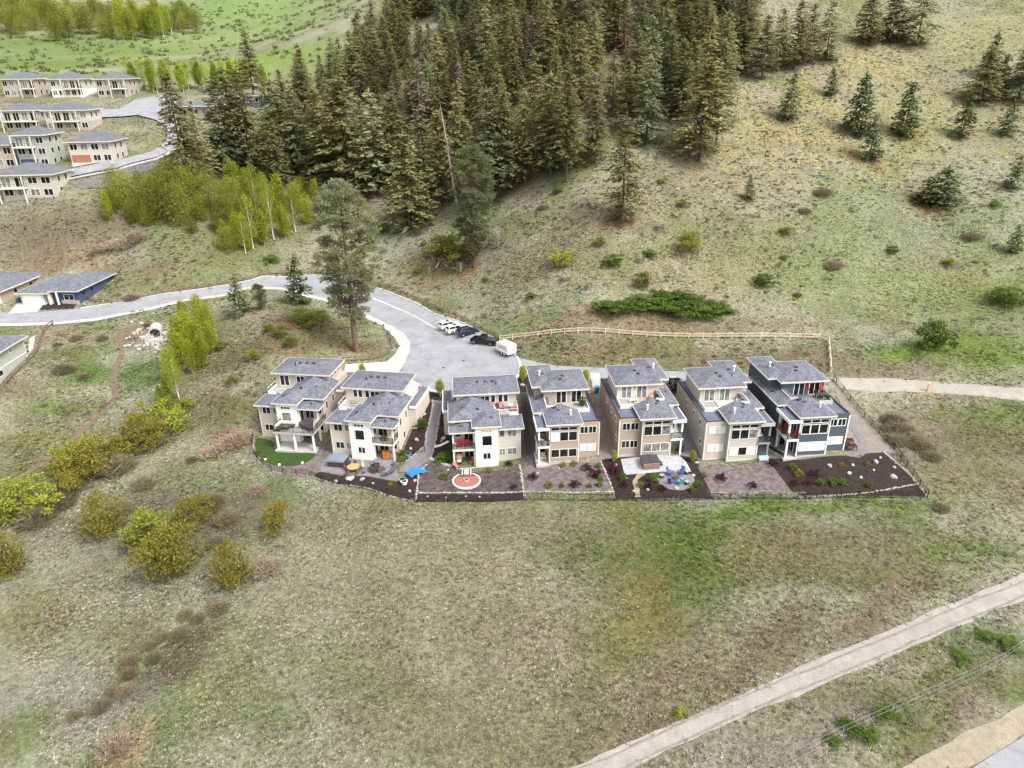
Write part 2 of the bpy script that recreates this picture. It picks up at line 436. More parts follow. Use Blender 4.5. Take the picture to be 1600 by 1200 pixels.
_ts = np.concatenate([np.arange(45, 130, 1.5), np.arange(130, 300, 3), np.arange(300, 1200, 12)])
def at(px, py):
    d = ray(px, py)
    g = CAMZ + d.z * _ts - T(d.x * _ts, d.y * _ts)
    k = np.nonzero(g < 0)[0]
    i = int(k[0]) if len(k) else len(_ts) - 1
    i = max(i, 1)
    a, b = _ts[i - 1], _ts[i]
    for _ in range(2):
        t2 = np.linspace(a, b, 12)
        g2 = CAMZ + d.z * t2 - T(d.x * t2, d.y * t2)
        k = np.nonzero(g2 < 0)[0]; j = max(1, int(k[0]) if len(k) else 11)
        a, b = t2[j - 1], t2[j]
    t = (a + b) / 2
    return Vector((d.x * t, d.y * t, tz(d.x * t, d.y * t)))
def at2(L): return [at(*p).xy for p in L]

# value noise
_tab = rng.random((256, 256))
def vn(x, y, s, k=0):
    x = np.asarray(x) / s + 17.3 * k; y = np.asarray(y) / s + 31.7 * k
    i, j = np.floor(x).astype(int), np.floor(y).astype(int); u, v = x - i, y - j
    u = u * u * (3 - 2 * u); v = v * v * (3 - 2 * v)
    t = lambda a, b: _tab[a & 255, b & 255]
    return (t(i, j) * (1 - u) + t(i + 1, j) * u) * (1 - v) + (t(i, j + 1) * (1 - u) + t(i + 1, j + 1) * u) * v
def fbm(x, y, s, k=0, o=4):
    a, tot, r = 1., 0., 0.
    for q in range(o):
        r = r + a * vn(x, y, s / 2 ** q, k + q); tot += a; a *= .55
    return r / tot
def pip(x, y, poly):
    ins = np.zeros(np.shape(x), bool); n = len(poly)
    for i in range(n):
        x0, y0 = poly[i]; x1, y1 = poly[(i + 1) % n]
        if abs(y1 - y0) < 1e-9: continue
        c = ((y0 > y) != (y1 > y)) & (x < (x1 - x0) * (y - y0) / (y1 - y0) + x0)
        ins ^= c
    return ins
def sstep(a, b, x):
    t = np.clip((x - a) / (b - a), 0, 1); return t * t * (3 - 2 * t)
def smooth_path(P, step=1.5, closed=False):
    P = [Vector(p) for p in P]; n = len(P); out = []
    rngi = range(n if closed else n - 1)
    for i in rngi:
        p0 = P[(i - 1) % n] if closed or i > 0 else P[i]
        p1, p2 = P[i], P[(i + 1) % n]
        p3 = P[(i + 2) % n] if closed or i < n - 2 else p2
        k = max(1, int((p2 - p1).length / step))
        for j in range(k):
            t = j / k
            out.append(.5 * ((2 * p1) + (p2 - p0) * t + (2 * p0 - 5 * p1 + 4 * p2 - p3) * t * t + (3 * p1 - p0 - 3 * p2 + p3) * t ** 3))
    if not closed: out.append(P[-1])
    return out
def resample(P, step):
    P = [Vector(p).to_2d() for p in P]; out = [P[0].copy()]; need = step
    for a, b in zip(P[:-1], P[1:]):
        l = (b - a).length; s = need
        while s <= l and l > 0:
            out.append(a.lerp(b, s / l)); s += step
        need = s - l
    return out

BUILT = []      # polygons where no wild grass grows
def sheet(name, poly, off, mt, step=1.5, kind='structure', built=True, parent=None, jit=0.0):
    """a surface draped over the terrain inside a polygon"""
    P = [Vector(p).to_2d() for p in poly]
    if built: BUILT.append([tuple(p) for p in P])
    pts = []
    for a, b in zip(P, P[1:] + P[:1]):
        k = max(1, int((b - a).length / step)); pts += [a.lerp(b, j / k) for j in range(k)]
    if jit: pts = [p + Vector((float(fbm(p.x, p.y, 2.6, 50, 2)) - .5, float(fbm(p.x, p.y, 2.6, 55, 2)) - .5)) * jit * 2.2 for p in pts]
    nb = len(pts); edges = [(i, (i + 1) % nb) for i in range(nb)]
    xs = [p.x for p in P]; ys = [p.y for p in P]
    gx, gy = np.meshgrid(np.arange(min(xs) + .3, max(xs), step), np.arange(min(ys) + .3, max(ys), step))
    gx, gy = gx.ravel(), gy.ravel()
    k = pip(gx, gy, [tuple(p) for p in P])
    gx, gy = gx[k], gy[k]
    if len(gx):
        bx = np.array([tuple(p) for p in pts])
        dm = ((gx[:, None] - bx[None, :, 0]) ** 2 + (gy[:, None] - bx[None, :, 1]) ** 2).min(1)
        ok = dm > (step * .35) ** 2
        pts = pts + [Vector((a, b)) for a, b in zip(gx[ok], gy[ok])]
    r = delaunay_2d_cdt(pts, edges, [], 1, 1e-5)
    V = np.array([(v.x, v.y) for v in r[0]])
    z = T(V[:, 0], V[:, 1]) + off
    me = bpy.data.meshes.new(name)
    F = []
    for f in r[2]:
        a, b, c = (V[i] for i in f[:3])
        s = (b[0] - a[0]) * (c[1] - a[1]) - (b[1] - a[1]) * (c[0] - a[0])
        F.append(tuple(f) if s > 0 else tuple(f)[::-1])
    me.from_pydata([(a[0], a[1], q) for a, q in zip(V, z)], [], F)
    me.materials.append(mt); me.shade_smooth(); me.update()
    o = link(name, me, parent)
    if kind: o['kind'] = kind
    return o
def strip(name, path, wd, h0, h1, mt, step=1.0, closed=False, kind='structure', parent=None, jit=0.0):
    """a low draped kerb-like band"""
    P = resample([*path, path[0]] if closed else path, step)
    if closed and (P[-1] - P[0]).length < step * .5: P = P[:-1]
    n = len(P); V, F = [], []
    for i, p in enumerate(P):
        a = P[i - 1] if (i > 0 or closed) else p; b = P[(i + 1) % n] if (i < n - 1 or closed) else p
        d = (b - a); d = d.normalized() if d.length > 0 else Vector((1, 0)); s = Vector((-d.y, d.x)) * wd / 2 * (1 + random.uniform(-jit, jit))
        z = tz(p.x, p.y) + random.uniform(-jit, jit) * .1
        for q, h in ((p + s, h0), (p + s, h1), (p - s, h1), (p - s, h0)):
            V.append((q.x, q.y, z + h))
    m_ = n if closed else n - 1
    for i in range(m_):
        a, b = i * 4, ((i + 1) % n) * 4
        for k in range(3): F.append((a + k, a + k + 1, b + k + 1, b + k))
    if not closed: F += [(0, 3, 2, 1), (n * 4 - 4, n * 4 - 3, n * 4 - 2, n * 4 - 1)]
    me = bpy.data.meshes.new(name); me.from_pydata(V, [], F); me.materials.append(mt); me.update()
    o = link(name, me, parent)
    if kind: o['kind'] = kind
    return o

# ------------------------------------------------------------------ ground sheet
def axis(lo, hi, parts, grow=1.09):
    a = [parts[0][0]]
    for x0, x1, s in parts: a += list(np.arange(x0 + s, x1 + 1e-6, s))
    s = parts[-1][2]
    while a[-1] < hi: s *= grow; a.append(a[-1] + s)
    s = parts[0][2]; b = [a[0]]
    while b[-1] > lo: s *= grow; b.append(b[-1] - s)
    return np.array(b[:0:-1] + a)
gxs = axis(-900, 900, [(-80, 85, .7)])
gys = axis(-40, 1600, [(42, 100, .5), (100, 150, .8), (150, 260, 1.3)], 1.06)
GX, GY = np.meshgrid(gxs, gys)
DRY, SAGE, OLIVE, BROWN = (np.array(G_(*c)) for c in ((190,182,158), (178,178,154), (142,152,96), (162,148,126)))
n1 = lambda x, y: sstep(.38, .64, fbm(x, y, 16, 1))
n2 = lambda x, y: sstep(.42, .66, fbm(x, y, 11, 5))
n3 = lambda x, y: sstep(.5, .7, fbm(x, y, 20, 9))
BLOBS = []
def blob(px, py, rx, ry, c, st=.85, a=0.0):
    p = at(px, py); c = np.array(c, float); c = (c * 1.06 - c.mean() * .06) * 1.0 + 2
    BLOBS.append((p.x, p.y, rx, ry, math.cos(a), math.sin(a), np.array(G_(*np.minimum(c, 250))), st * .9))
for b in [(1010,870,6,9,(126,132,66)),(1080,850,7,5,(112,132,62)),(1180,795,9,2,(112,142,56)),(1330,788,13,2,(124,140,72)),(1120,900,7,4,(108,122,60)),(1500,865,9,1.6,(116,134,62)),(1380,900,9,1.8,(120,130,66)),
    (930,880,4,5,(112,128,66),.6),(1000,960,5,6,(140,128,74)),(940,1000,4,6,(138,134,72)),(870,860,5,4,(112,126,66),.6),(1300,860,12,5,(150,138,112)),(1200,860,7,5,(148,138,100)),
    (1000,1120,11,2.2,(152,132,114),.9,.75),(1180,1035,11,2.0,(152,132,114),.9,.65),(1380,945,11,2.0,(156,136,116),.9,.55),(1500,1010,9,3,(112,124,70),.7),(1330,1095,7,3,(122,126,80),.7),(1450,1110,9,1.6,(120,130,66),.8,.6),(1550,1070,6,2,(112,128,62),.8),
    (1290,1150,8,2.5,(160,148,136),.8,.6),(1480,1130,8,2,(156,140,126),.8,.6),(1150,1170,8,3,(168,158,148),.7),
    (90,640,9,5,(116,132,62)),(60,690,8,4,(126,128,70)),(150,585,7,4,(104,132,58)),(230,585,5,6,(106,130,66)),(40,735,7,4,(118,128,64)),(110,560,6,3,(122,126,76)),(30,600,8,4,(146,136,108)),(60,655,5,2,(150,146,128)),
    (110,525,9,3,(170,150,128)),(200,520,6,3,(164,142,126)),(290,520,5,3,(150,128,108)),
    (900,505,22,3.5,(168,144,120),.9),(1080,508,20,3,(160,140,112),.8),(950,552,16,4,(150,130,100),.9),(1200,560,20,5,(140,120,98),.9),(1400,568,16,4,(152,134,116),.9),(850,545,8,3,(134,132,96),.8),
    (1500,470,22,14,(146,156,100),.8),(1450,545,12,4,(124,152,56),.9),(1560,560,9,3,(124,152,56),.8),(1540,530,12,5,(140,160,84),.7),(1300,420,26,14,(158,164,122),.75),(1150,360,18,12,(156,154,118),.6),(1420,350,25,14,(160,166,132),.7),
    (1250,200,30,20,(190,176,142),.85),(1150,260,16,14,(182,168,138),.85),(1450,180,25,20,(180,174,132),.8),(1520,60,30,22,(186,182,142),.85),(1350,90,20,16,(190,178,138),.85),(960,330,13,10,(170,156,126),.7),(1050,420,20,9,(168,158,124),.7),(850,400,14,8,(156,146,110),.7),
    (660,420,12,8,(160,148,112),.7),(700,440,9,5,(164,140,110),.6),(740,415,3,2.5,(172,112,80),.9),(960,345,4,3,(150,110,90),.9),(1345,245,5,4,(164,126,88),.8),(1460,325,7,4,(170,128,92),.9),(1410,205,4,3,(170,130,90),.7),
    (470,505,7,4,(152,108,78),.9),(560,545,5,3,(140,104,78),.9),(440,540,8,5,(138,112,84),.8),(370,560,7,6,(124,116,78),.8),(330,640,7,5,(132,122,90),.8),(380,640,5,4,(120,116,70),.7),(360,690,4,2.5,(170,128,108),.8),
    (80,360,22,9,(138,124,106),.95),(180,340,9,7,(142,128,108),.9),(100,405,20,3,(158,134,110),.9),(300,400,14,8,(140,146,104),.9),(190,440,9,5,(130,134,90),.7),(250,425,9,5,(150,134,110),.6),(400,390,12,9,(128,134,86),.7),
    (300,75,60,30,(160,172,116),.9),(400,60,60,60,(150,170,104),.9),(350,98,40,14,(146,170,88),.9),(330,20,80,60,(136,168,92),.9),(420,100,40,20,(146,170,88),.9),(200,85,50,14,(134,160,80),.9),(60,70,80,50,(128,150,84),.9),(100,120,50,16,(132,160,66),.9),(260,60,26,12,(160,164,122),.7),(420,30,60,40,(150,170,104),.9),(150,100,60,20,(136,158,84),.9),(20,100,50,30,(128,150,80),.9),(330,60,40,30,(158,170,116),.9),
    (270,1030,5,2.6,(112,98,84),.9,.8),(220,1075,4,2.2,(118,104,92),.9,.8),(320,985,3.5,2,(116,100,84),.9,.8),(300,800,8,5,(134,120,108),.8),(230,780,7,4,(126,112,100),.7),(360,820,6,5,(132,118,106),.8),(80,830,6,4,(140,130,112),.6),
    (60,960,7,5,(150,140,98),.8),(190,1000,6,5,(140,138,98),.8),(90,1080,7,5,(170,168,156),.7),(150,1110,6,4,(166,160,152),.7),(60,860,6,3,(176,170,156),.7),(160,880,6,4,(162,160,140),.7),(280,740,7,4,(132,146,92),.7),(330,770,6,3,(148,150,118),.6),
    (20,1150,4,3,(130,138,84),.8),(190,1170,3,3,(190,160,130),.7),(600,850,16,6,(182,174,150),.7),(760,960,14,10,(178,168,144),.6),(450,950,10,9,(168,166,140),.6),(520,810,10,4,(160,152,120),.7),
    (1420,690,7,5,(164,146,130),.85),(1470,650,8,5,(168,158,138),.8),(1560,680,9,6,(140,138,92),.8),(1480,750,9,4,(162,150,116),.7),(1570,760,9,5,(158,148,112),.7),(1540,645,9,2,(130,146,76),.8)]:
    blob(*b)
def cover(x, y):
    x = np.asarray(x, float); y = np.asarray(y, float); sh = x.shape
    x = x.ravel(); y = y.ravel()
    a, b, c = n1(x, y)[:, None], n2(x, y)[:, None] * .75, n3(x, y)[:, None] * .55
    q = DRY * (1 - a) + SAGE * a
    q = q * (1 - b) + OLIVE * b
    q = q * (1 - c) + BROWN * c
    wx = x + (fbm(x, y, 5, 20, 3) - .5) * 7; wy = y + (fbm(x, y, 5, 30, 3) - .5) * 7
    sc = np.clip(y / 110, .7, 3)
    wx = x + (wx - x) * sc; wy = y + (wy - y) * sc
    for bx, by, rx, ry, ca, sa, cc, st in BLOBS:
        dx, dy = wx - bx, wy - by
        k = (np.abs(dx) < 2 * (rx + ry)) & (np.abs(dy) < 2 * (rx + ry))
        if not k.any(): continue
        u = (dx[k] * ca + dy[k] * sa) / rx; v = (-dx[k] * sa + dy[k] * ca) / ry
        t = (st * (1 - sstep(.35, 1.45, np.sqrt(u * u + v * v))))[:, None]
        q[k] = q[k] * (1 - t) + cc * t
    q = q * (.92 + .36 * fbm(x, y, 3.2, 40, 3))[:, None]
    return q.reshape(sh + (3,))
GZ = T(GX, GY)
ny_, nx_ = GX.shape
idx = np.arange(nx_ * ny_).reshape(ny_, nx_)
Fq = np.stack([idx[:-1, :-1], idx[:-1, 1:], idx[1:, 1:], idx[1:, :-1]], -1).reshape(-1, 4)

def ground_mat():
    m = bpy.data.materials.new('ground_cover'); m.use_nodes = True
    t = m.node_tree; p = t.nodes['Principled BSDF']; N = t.nodes.new; L = t.links.new
    at_ = N('ShaderNodeAttribute'); at_.attribute_name = 'cover'
    g = N('ShaderNodeNewGeometry')
    def noise(s, d=4, r=.6):
        n = N('ShaderNodeTexNoise'); n.inputs['Scale'].default_value = s; n.inputs['Detail'].default_value = d; n.inputs['Roughness'].default_value = r
        L(g.outputs['Position'], n.inputs['Vector']); return n
    a = noise(1.7, 6, .7); b = noise(5.5, 4, .7)
    mr = N('ShaderNodeMapRange'); mr.inputs[1].default_value = .32; mr.inputs[2].default_value = .68; mr.inputs[3].default_value = .5; mr.inputs[4].default_value = 1.4
    L(a.outputs[0], mr.inputs[0])
    mr2 = N('ShaderNodeMapRange'); mr2.inputs[1].default_value = .3; mr2.inputs[2].default_value = .7; mr2.inputs[3].default_value = .62; mr2.inputs[4].default_value = 1.3
    L(b.outputs[0], mr2.inputs[0])
    mu = N('ShaderNodeMath'); mu.operation = 'MULTIPLY'; L(mr.outputs[0], mu.inputs[0]); L(mr2.outputs[0], mu.inputs[1])
    v = N('ShaderNodeVectorMath'); v.operation = 'SCALE'; L(at_.outputs['Color'], v.inputs[0]); L(mu.outputs[0], v.inputs['Scale'])
    # speckle of green growth between the dry grass
    c = noise(.9, 6, .75)
    rm = N('ShaderNodeMapRange'); rm.inputs[1].default_value = .5; rm.inputs[2].default_value = .66; rm.inputs[3].default_value = 0; rm.inputs[4].default_value = .7
    L(c.outputs[0], rm.inputs[0])
    mx = N('ShaderNodeMix'); mx.data_type = 'RGBA'; L(rm.outputs[0], mx.inputs['Factor']); L(v.outputs[0], mx.inputs['A'])
    gr = N('ShaderNodeVectorMath'); gr.operation = 'MULTIPLY'; L(v.outputs[0], gr.inputs[0]); gr.inputs[1].default_value = (.66, .9, .42)
    L(gr.outputs[0], mx.inputs['B'])
    L(mx.outputs['Result'], p.inputs['Base Color'])
    p.inputs['Roughness'].default_value = 1; p.inputs['Specular IOR Level'].default_value = .1
    bp = N('ShaderNodeBump'); bp.inputs['Strength'].default_value = .7; bp.inputs['Distance'].default_value = .25
    L(a.outputs[0], bp.inputs['Height']); L(bp.outputs[0], p.inputs['Normal'])
    return m
M_ground = ground_mat()
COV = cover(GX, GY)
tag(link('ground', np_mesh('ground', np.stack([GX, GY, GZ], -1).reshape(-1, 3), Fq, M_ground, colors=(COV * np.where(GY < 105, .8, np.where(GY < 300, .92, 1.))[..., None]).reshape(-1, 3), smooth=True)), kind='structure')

# ------------------------------------------------------------------ roads, paths, yards
road_px = [(-40,510),(30,508),(85,506),(150,500),(225,485),(287,470),(350,462),(392,449),(446,452),(485,464),(521,473),(560,488),(603,509),(620,521),(638,536),(637,550),(630,566),(618,581),(650,600),(668,609),(708,616),(760,612),(805,596),(860,592),(940,594),(1050,600),(1180,604),
           (1180,585),(1070,581),(1040,580),(945,575),(860,571),(812,560),(800,546),(776,531),(719,503),(680,491),(650,473),(596,452),(524,434),(488,430),(413,431),(392,438),(362,444),(325,450),(250,460),(175,474),(122,482),(60,488),(-40,490)]
ROAD = at2(road_px)
sheet('road', ROAD, .05, M_asph, 2.0)
near = at2(road_px[:13]); strip('kerb', near, 1.5, .02, .13, M_kerb, 1.5)
strip('kerb', at2(road_px[33:48]), .35, .02, .15, M_kerb, 1.5)
strip('kerb', at2([(618,583),(650,601),(668,610),(708,617),(740,616)]), .9, .02, .16, M_kerb)
strip('kerb', at2([(783,609),(804,597),(811,585),(813,572),(810,562),(802,551)]), .5, .02, .16, M_kerb)
strip('kerb', smooth_path(at2([(540,452),(587,468),(640,490),(680,512),(712,526),(742,534)])), .55, .052, .062, M_kerb, 1.5)
sheet('sidewalk', at2([(600,506),(612,510),(632,522),(641,536),(640,550),(633,566),(622,584),(560,587),(538,582),(540,570),(604,566),(617,555),(624,542),(617,529),(601,514)]), .14, M_conc, 1.5)
sheet('driveway', at2([(922,583),(937,583),(940,606),(926,606)]), .07, M_conc)
sheet('driveway', at2([(1046,588),(1056,588),(1062,612),(1050,612)]), .07, M_conc)
sheet('driveway', at2([(30,469),(73,469),(58,488),(12,491)]), .09, M_conc)
sheet('trail', at2([(860,1215),(906,1193),(980,1158),(1047,1132),(1117,1108),(1190,1071),(1272,1033),(1330,1008),(1389,986),(1450,958),(1506,935),(1600,897),(1680,862),(1680,905),(1600,939),(1553,953),(1460,996),(1390,1026),(1319,1057),(1263,1080),(1200,1103),(1141,1127),(1060,1166),(986,1202),(950,1225)]), .05, M_trail, .7, jit=.22)
sheet('trail', at2([(1300,590),(1375,591),(1425,594),(1500,600),(1600,606),(1690,612),(1690,636),(1600,626),(1500,617),(1425,612),(1355,612),(1312,606)]), .05, M_trail2, .9, jit=.28)
ctr = smooth_path(at2([(870,1222),(946,1198),(1020,1162),(1094,1130),(1190,1087),(1268,1056),(1354,1020),(1430,988),(1510,954),(1600,918),(1680,884)]), 1.5)
M_rut = mat('trail_rut', G_(186, 176, 166, .40), .95, .14, 1.2, fine=(7, .18))
for sd_ in (-.75, .75):
    off_ = []
    for i_, p_ in enumerate(ctr):
        d_ = (ctr[min(i_ + 1, len(ctr) - 1)] - ctr[max(i_ - 1, 0)]).normalized(); off_.append(p_ + Vector((-d_.y, d_.x)) * (sd_ + random.uniform(-.08, .08)))
    strip('wheel_rut', off_, .42, .03, .054, M_rut, 1.0, jit=.1)
sheet('gravel_shoulder', at2([(1400,1206),(1450,1177),(1506,1146),(1560,1122),(1600,1103),(1680,1065),(1680,1115),(1600,1150),(1516,1202)]), .05, M_shoulder, .7, jit=.2)
sheet('road', at2([(1516,1203),(1600,1151),(1690,1110),(1690,1290),(1516,1290)]), .06, M_asph, 1.5)
pth = smooth_path(at2([(-30,790),(0,765),(27,747),(75,720),(120,682),(155,650),(180,622),(177,600),(179,580),(185,565),(192,551),(184,538),(200,518),(250,498)]), 1.5)
def band(name, path, w0, off, mt, step=1.0):
    P = resample(path, step); Lf, Rt = [], []
    for i, p in enumerate(P):
        d = (P[min(i + 1, len(P) - 1)] - P[max(i - 1, 0)]).normalized(); s = Vector((-d.y, d.x)) * w0 / 2 * random.uniform(.75, 1.25)
        Lf.append(p + s); Rt.append(p - s)
    return sheet(name, Lf + Rt[::-1], off, mt, step)
band('dirt_path', pth, 1.1, .05, M_dirt)

sheet('turf_lawn', smooth_path(at2([(402,684),(399,698),(402,711),(415,722),(432,728),(452,729),(470,726),(485,719),(493,709),(462,706),(431,704),(428,692),(416,686)]), .8, True), .07, M_lawn, .8)
sheet('planting_bed', at2([(397,683),(395,700),(398,714),(410,727),(426,737),(446,741),(486,744),(500,735),(512,712),(520,697),(505,690),(493,709),(485,720),(470,727.5),(452,730.5),(432,729.5),(414,723.5),(400.5,711.5),(397.5,698)]), .045, M_bark, .8)
sheet('patio', at2([(500,736),(503,724),(512,713),(520,703),(552,716),(582,722),(586,708),(614,710),(618,722),(623,745),(622,753),(575,744),(530,742)]), .06, M_paver, 1)
sheet('planting_bed', at2([(487,745),(500,737),(530,743),(575,745),(622,754),(634,741),(655,734),(653,760),(646,784),(610,776),(585,767),(560,761),(530,758),(505,752)]), .04, M_mulch, 1)
pl = [(676,626),(676,637),(671,660),(666,681),(663,698),(650,709),(634,722)]
pr = [(691,628),(690,639),(686,655),(683,676),(679,697),(677,706),(673,716),(660,727),(640,737),(623,738)]
sheet('garden_path', smooth_path(at2(pl), .8) + smooth_path(at2(pr), .8)[::-1], .06, M_pathgr, .8)
sheet('planting_bed', at2([(655,624),(676,626),(676,637),(671,660),(666,681),(663,698),(650,709),(634,722),(622,716),(632,700),(646,668),(652,640)]), .045, M_mulch, 1)
sheet('planting_bed', at2([(691,628),(690,639),(686,655),(683,676),(679,697),(677,706),(674,717),(690,727),(712,728),(712,700),(703,640),(702,628)]), .045, M_mulch, 1)
sheet('planting_bed', at2([(655,735),(672,725),(690,730),(710,735),(745,738),(783,735),(812,728),(817,768),(652,771)]), .05, M_barkd, 1)
sheet('planting_bed', at2([(652,772),(817,769),(821,781),(650,784)]), .045, M_mulch, 1)
sheet('planting_bed', at2([(816,714),(838,714),(843,726),(862,729),(907,726),(938,721),(958,768),(820,769)]), .05, M_bark, 1)
sheet('planting_bed', at2([(938,720),(966,714),(1000,716),(1062,712),(1089,717),(1113,779),(960,781)]), .045, M_mulch, 1)
sheet('patio', at2([(970,718),(1004,715),(1061,712),(1072,722),(1080,738),(1048,737),(1010,740),(976,743)]), .09, M_flag, 1)
cc = at(1056, 750)
sheet('patio', [(cc.x + 2.6 * math.cos(t), cc.y + 2.4 * math.sin(t)) for t in np.linspace(0, 6.283, 22)[:-1]], .085, M_paver, .8)
band('garden_path', smooth_path(at2([(1006,739),(996,746),(992,752),(995,764),(997,781)]), .6), .7, .08, M_shoulder, .6)
sheet('planting_bed', at2([(1090,729),(1136,730),(1181,725),(1198,718),(1218,745),(1236,768),(1258,771),(1111,771)]), .05, M_bark, 1)
sheet('planting_bed', at2([(1198,716),(1250,719),(1296,713),(1322,712),(1344,716),(1354,709),(1381,707),(1434,757),(1448,776),(1260,778),(1237,768)]), .055, M_mulch, 1)
sheet('side_yard', at2([(1302,606),(1314,612),(1345,648),(1378,682),(1402,709),(1380,708),(1352,709),(1330,714),(1318,712),(1322,690),(1326,655)]), .05, M_gravel, 1)
sheet('garden_path', at2([(1327,656),(1342,674),(1353,690),(1356,702),(1348,711),(1332,715),(1322,712),(1338,703),(1345,697),(1341,688),(1327,668)]), .09, M_pathgr, .8)
sheet('side_yard', at2([(940,607),(956,640),(966,712),(938,719),(934,700),(934,660),(928,618)]), .05, M_gravel, 1.2)
sheet('side_yard', at2([(812,614),(830,614),(834,660),(840,712),(816,713),(818,672)]), .05, M_dirt, 1.2)
sheet('garden_path', at2([(814,616),(822,616),(826,660),(832,710),(822,711),(819,672)]), .08, mat('dark_paver', G_(112,106,108), .9, .12, 1), 1.2)
sheet('side_yard', at2([(1060,640),(1075,640),(1086,690),(1100,722),(1088,716),(1064,712)]), .05, M_pathgr, 1.2)
sheet('side_yard', at2([(1180,690),(1205,690),(1246,718),(1198,716),(1182,722)]), .05, M_pathgr, 1.2)
sheet('planting_bed', at2([(808,586),(825,586),(829,612),(812,613)]), .06, M_mulch, 1)
sheet('planting_bed', at2([(654,607),(668,612),(706,619),(706,627),(676,625),(652,618)]), .06, M_mulch, 1)
sheet('planting_bed', at2([(63,475),(120,472),(115,483),(58,485)]), .06, M_mulch, 1)
for h in list(HA) + list(HB):
    BUILT.append([loc2w(h, x, y) for x, y in ((-.8, -1.4), (10.4, -1.4), (10.4, 15), (-.8, 15))])
BUILT.append([loc2w(1, x, y) for x, y in ((3.3, -3.6), (10.3, -3.6), (10.3, 0), (3.3, 0))])

# ------------------------------------------------------------------ house building kit
def window(root, mi, face, q, a0, a1, z0, z1, n=2, pane=None, frame=None, name='window', fw=.07):
    """face f: front wall at y=q; l / r: side walls at x=q; b: back wall"""
    pane = pane or M_glass; frame = frame or M_trim
    def put(mb, u0, u1, w0, w1, d0, d1):
        if face == 'f': mb.box(u0, u1, q + d0, q + d1, w0, w1)
        elif face == 'b': mb.box(u0, u1, q - d1, q - d0, w0, w1)
        elif face == 'l': mb.box(q + d0, q + d1, u0, u1, w0, w1)
        else: mb.box(q - d1, q - d0, u0, u1, w0, w1)
    f = MB(mi)
    put(f, a0 - fw, a1 + fw, z1, z1 + fw, -.06, .02); put(f, a0 - fw, a1 + fw, z0 - fw, z0, -.07, .02)
    put(f, a0 - fw, a0, z0, z1, -.06, .02); put(f, a1, a1 + fw, z0, z1, -.06, .02)
    for i in range(1, n):
        c = a0 + (a1 - a0) * i / n; put(f, c - fw * .5, c + fw * .5, z0, z1, -.055, .02)
    fo = f.build(name, frame, root)
    g = MB(mi); put(g, a0, a1, z0, z1, -.02, .01); g.build('pane', pane, fo)
    return fo
def fascia_hip(root, mi, x0, x1, y0, y1, z, p, ax=None, mt=None, fm=None, t=.2, name='roof'):
    r = MB(mi); r.hip(x0, x1, y0, y1, z, p, ax); ro = r.build(name, mt or M_roof, root)
    f = MB(mi); f.ring(x0 + .0, x1 - .0, y0, y1, z - t, z + .03, .06); f.build('fascia', fm or M_fasc, ro)
    s = MB(mi); s.box(x0 + .07, x1 - .07, y0 + .07, y1 - .07, z - t + .02, z - .03); s.build('soffit', fm or M_fasc, ro)
    return ro
def vents(root, mi, pts):
    for x, y, z, k in pts:
        v = MB(mi)
        if k == 'pipe': v.cyl((x, y, z - .3), (x, y, z + .55), .08); v.build('vent_pipe', M_dkmet, root)
        elif k == 'flue': v.cyl((x, y, z - .3), (x, y, z + .7), .1).cyl((x, y, z + .7), (x, y, z + .85), .2); v.build('flue', M_white, root)
        else: v.box(x - .2, x + .2, y - .2, y + .2, z - .25, z + .12); v.build('roof_vent', M_char, root)
def railing(root, mi, pts, z, h=1.0, name='railing', mt=None, glass=False, step=1.5):
    r = MB(mi)
    for (x0, y0), (x1, y1) in zip(pts[:-1], pts[1:]):
        r.bar((x0, y0, z + h), (x1, y1, z + h), .06, .06); r.bar((x0, y0, z + .1), (x1, y1, z + .1), .04, .04)
        L = math.hypot(x1 - x0, y1 - y0); k = max(1, round(L / step))
        for i in range(k + 1):
            t = i / k; r.box(x0 + (x1 - x0) * t - .03, x0 + (x1 - x0) * t + .03, y0 + (y1 - y0) * t - .03, y0 + (y1 - y0) * t + .03, z, z + h)
    ro = r.build(name, mt or M_dkmet, root)
    if glass:
        g = MB(mi)
        for (x0, y0), (x1, y1) in zip(pts[:-1], pts[1:]): g.bar((x0, y0, z + .55), (x1, y1, z + .55), .015, .8)
        g.build('glass_panel', M_glassclear, ro)
    return ro
def clear_glass():
    m = bpy.data.materials.new('clear_glass'); m.use_nodes = True
    t = m.node_tree; N = t.nodes.new
    tr = N('ShaderNodeBsdfTransparent'); gl = N('ShaderNodeBsdfGlossy'); gl.inputs['Roughness'].default_value = .05
    mx = N('ShaderNodeMixShader'); mx.inputs[0].default_value = .18; tr.inputs[0].default_value = (.8, .85, .84, 1)
    t.links.new(tr.outputs[0], mx.inputs[1]); t.links.new(gl.outputs[0], mx.inputs[2]); t.links.new(mx.outputs[0], t.nodes['Material Output'].inputs[0])
    return m
M_glassclear = clear_glass()
def part(root, mi, name, mt, fn):
    b = MB(mi); fn(b); return b.build(name, mt, root)

